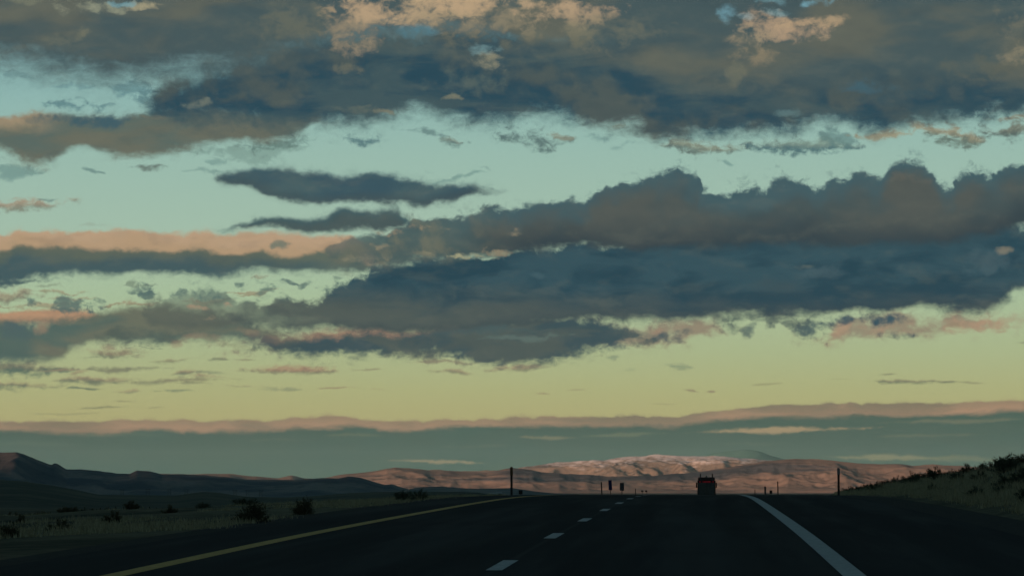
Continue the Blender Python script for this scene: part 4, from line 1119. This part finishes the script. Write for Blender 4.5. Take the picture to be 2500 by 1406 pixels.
NTH = ['last', 'second', 'third', 'fourth', 'fifth', 'sixth', 'seventh', 'eighth', 'ninth', 'tenth', 'eleventh', 'twelfth', 'thirteenth', 'fourteenth', 'fifteenth']
TONE = {0: 'grey-green', 1: 'grey-green', 4: 'spiky grey-green', 2: 'dark brown-green', 3: 'spiky dark', 5: 'round dark'}
def size_word(w): return 'small' if w < 0.5 else 'mid-sized' if w < 0.7 else 'large'
for i_, (px, d, w, h, k) in enumerate( [(2120, 232, 0.9, 0.42, 3), (2145, 225, 1.1, 0.5, 3), (2185, 200, 0.8, 0.45, 4), (2215, 180, 0.9, 0.45, 2), (2240, 172, 1.0, 0.45, 2), (2270, 168, 0.7, 0.4, 4), (2300, 160, 0.8, 0.4, 1), (2330, 150, 0.8, 0.45, 2), (2362, 142, 0.7, 0.35, 3), (2395, 134, 0.95, 0.5, 5), (2440, 126, 0.9, 0.5, 2), (2470, 120, 0.95, 0.5, 5), (2500, 117, 0.9, 0.5, 2), (2420, 130, 0.6, 0.35, 3), (2530, 114, 0.9, 0.5, 5)]):
    bush(k, ray_x(px, d), d, w, h, '%s sagebrush on the right bank top, %s along the skyline from the road' % (TONE[k], 'first' if i_ == 0 else NTH[i_]), 'sagebrush along the bank top')
n = 0
while n < 130:
    d = random.uniform(62, 300); px = random.uniform(2060, 2640)
    x = ray_x(px, d)
    if x < XR + 2.0: continue
    w = random.uniform(0.3, 0.95)
    k = random.choice([0, 1, 1, 2, 3, 4])
    where = 'close to the pavement' if x < XR + 4 else 'half way up the slope' if x < XR + 7 else 'on the level ground above'
    bush(k, x, d, w, w * random.uniform(0.35, 0.55), '%s %s sagebrush on the right bank, %s' % (size_word(w), TONE[k], where), 'sagebrush on the right bank'); n += 1

# ---- dry grass: too many blades to count
def grass(name, label, count, dr, pxr, keep, seed, hh=(0.12, 0.36), cut=-0.22, fx=0.5, fy=0.2):
    r = np.random.default_rng(seed)
    d = r.uniform(dr[0] ** 0.5, dr[1] ** 0.5, count * 3) ** 2
    px = r.uniform(pxr[0], pxr[1], count * 3)
    x = d * np.tan(np.arctan((px - CX) / F) - YAW)
    m = keep(x, d) & (fbm(x * fx, d * fy, 3, seed) > cut)
    x, d = x[m][:count], d[m][:count]
    nb_ = 12
    N = len(x)
    z = ground_z(x, d)
    bx = np.repeat(x, nb_) + r.normal(0, 0.09, N * nb_); by = np.repeat(d, nb_) + r.normal(0, 0.09, N * nb_); bz = np.repeat(z, nb_) - 0.02
    h = np.repeat(r.uniform(hh[0], hh[1], N), nb_) * r.uniform(0.5, 1.0, N * nb_)
    a = r.uniform(0, 2 * math.pi, N * nb_)
    lean = h * r.uniform(0.1, 0.6, N * nb_)
    w = r.uniform(0.006, 0.013, N * nb_)
    b = a + math.pi / 2
    P0 = np.stack([bx - np.cos(b) * w, by - np.sin(b) * w, bz], -1); P1 = np.stack([bx + np.cos(b) * w, by + np.sin(b) * w, bz], -1)
    P2 = np.stack([bx + np.cos(a) * lean, by + np.sin(a) * lean, bz + h], -1)
    V_ = np.stack([P0, P1, P2], 1)
    o = mesh_obj(name, V_, np.arange(len(V_) * 3).reshape(-1, 3), M_GRASS)
    tag(o, label, 'grass', kind='stuff')
grass('dry_grass', 'dry olive grass covering the right roadside bank', 9000, (55, 330), (2040, 2680), lambda x, d: x > XR + 1.3, 5)
grass('dry_grass', 'dry brown grass on the left verge', 7000, (30, 330), (-120, 1240), lambda x, d: (x < XL - 0.4) & ~((x > -38) & (x < -28)), 8, (0.05, 0.17), 0.06, 0.22, 0.07)

# ------------------------------------------------------------------ haze
def make_haze():
    m = bpy.data.materials.new('haze')
    m.use_nodes = True
    nt = m.node_tree
    nt.nodes.clear()
    v = nt.nodes.new('ShaderNodeVolumePrincipled')
    v.inputs['Color'].default_value = (0.46, 0.78, 0.90, 1)
    v.inputs['Density'].default_value = HAZE
    v.inputs['Anisotropy'].default_value = 0.0
    o = nt.nodes.new('ShaderNodeOutputMaterial')
    nt.links.new(v.outputs[0], o.inputs['Volume'])
    bm = bmesh.new()
    box(bm, -64000, 64000, -16000, 64000, -45, 760)
    h = bm_obj('haze', bm, m)
    tag(h, kind='stuff')
HAZE = 0.8e-5
make_haze()
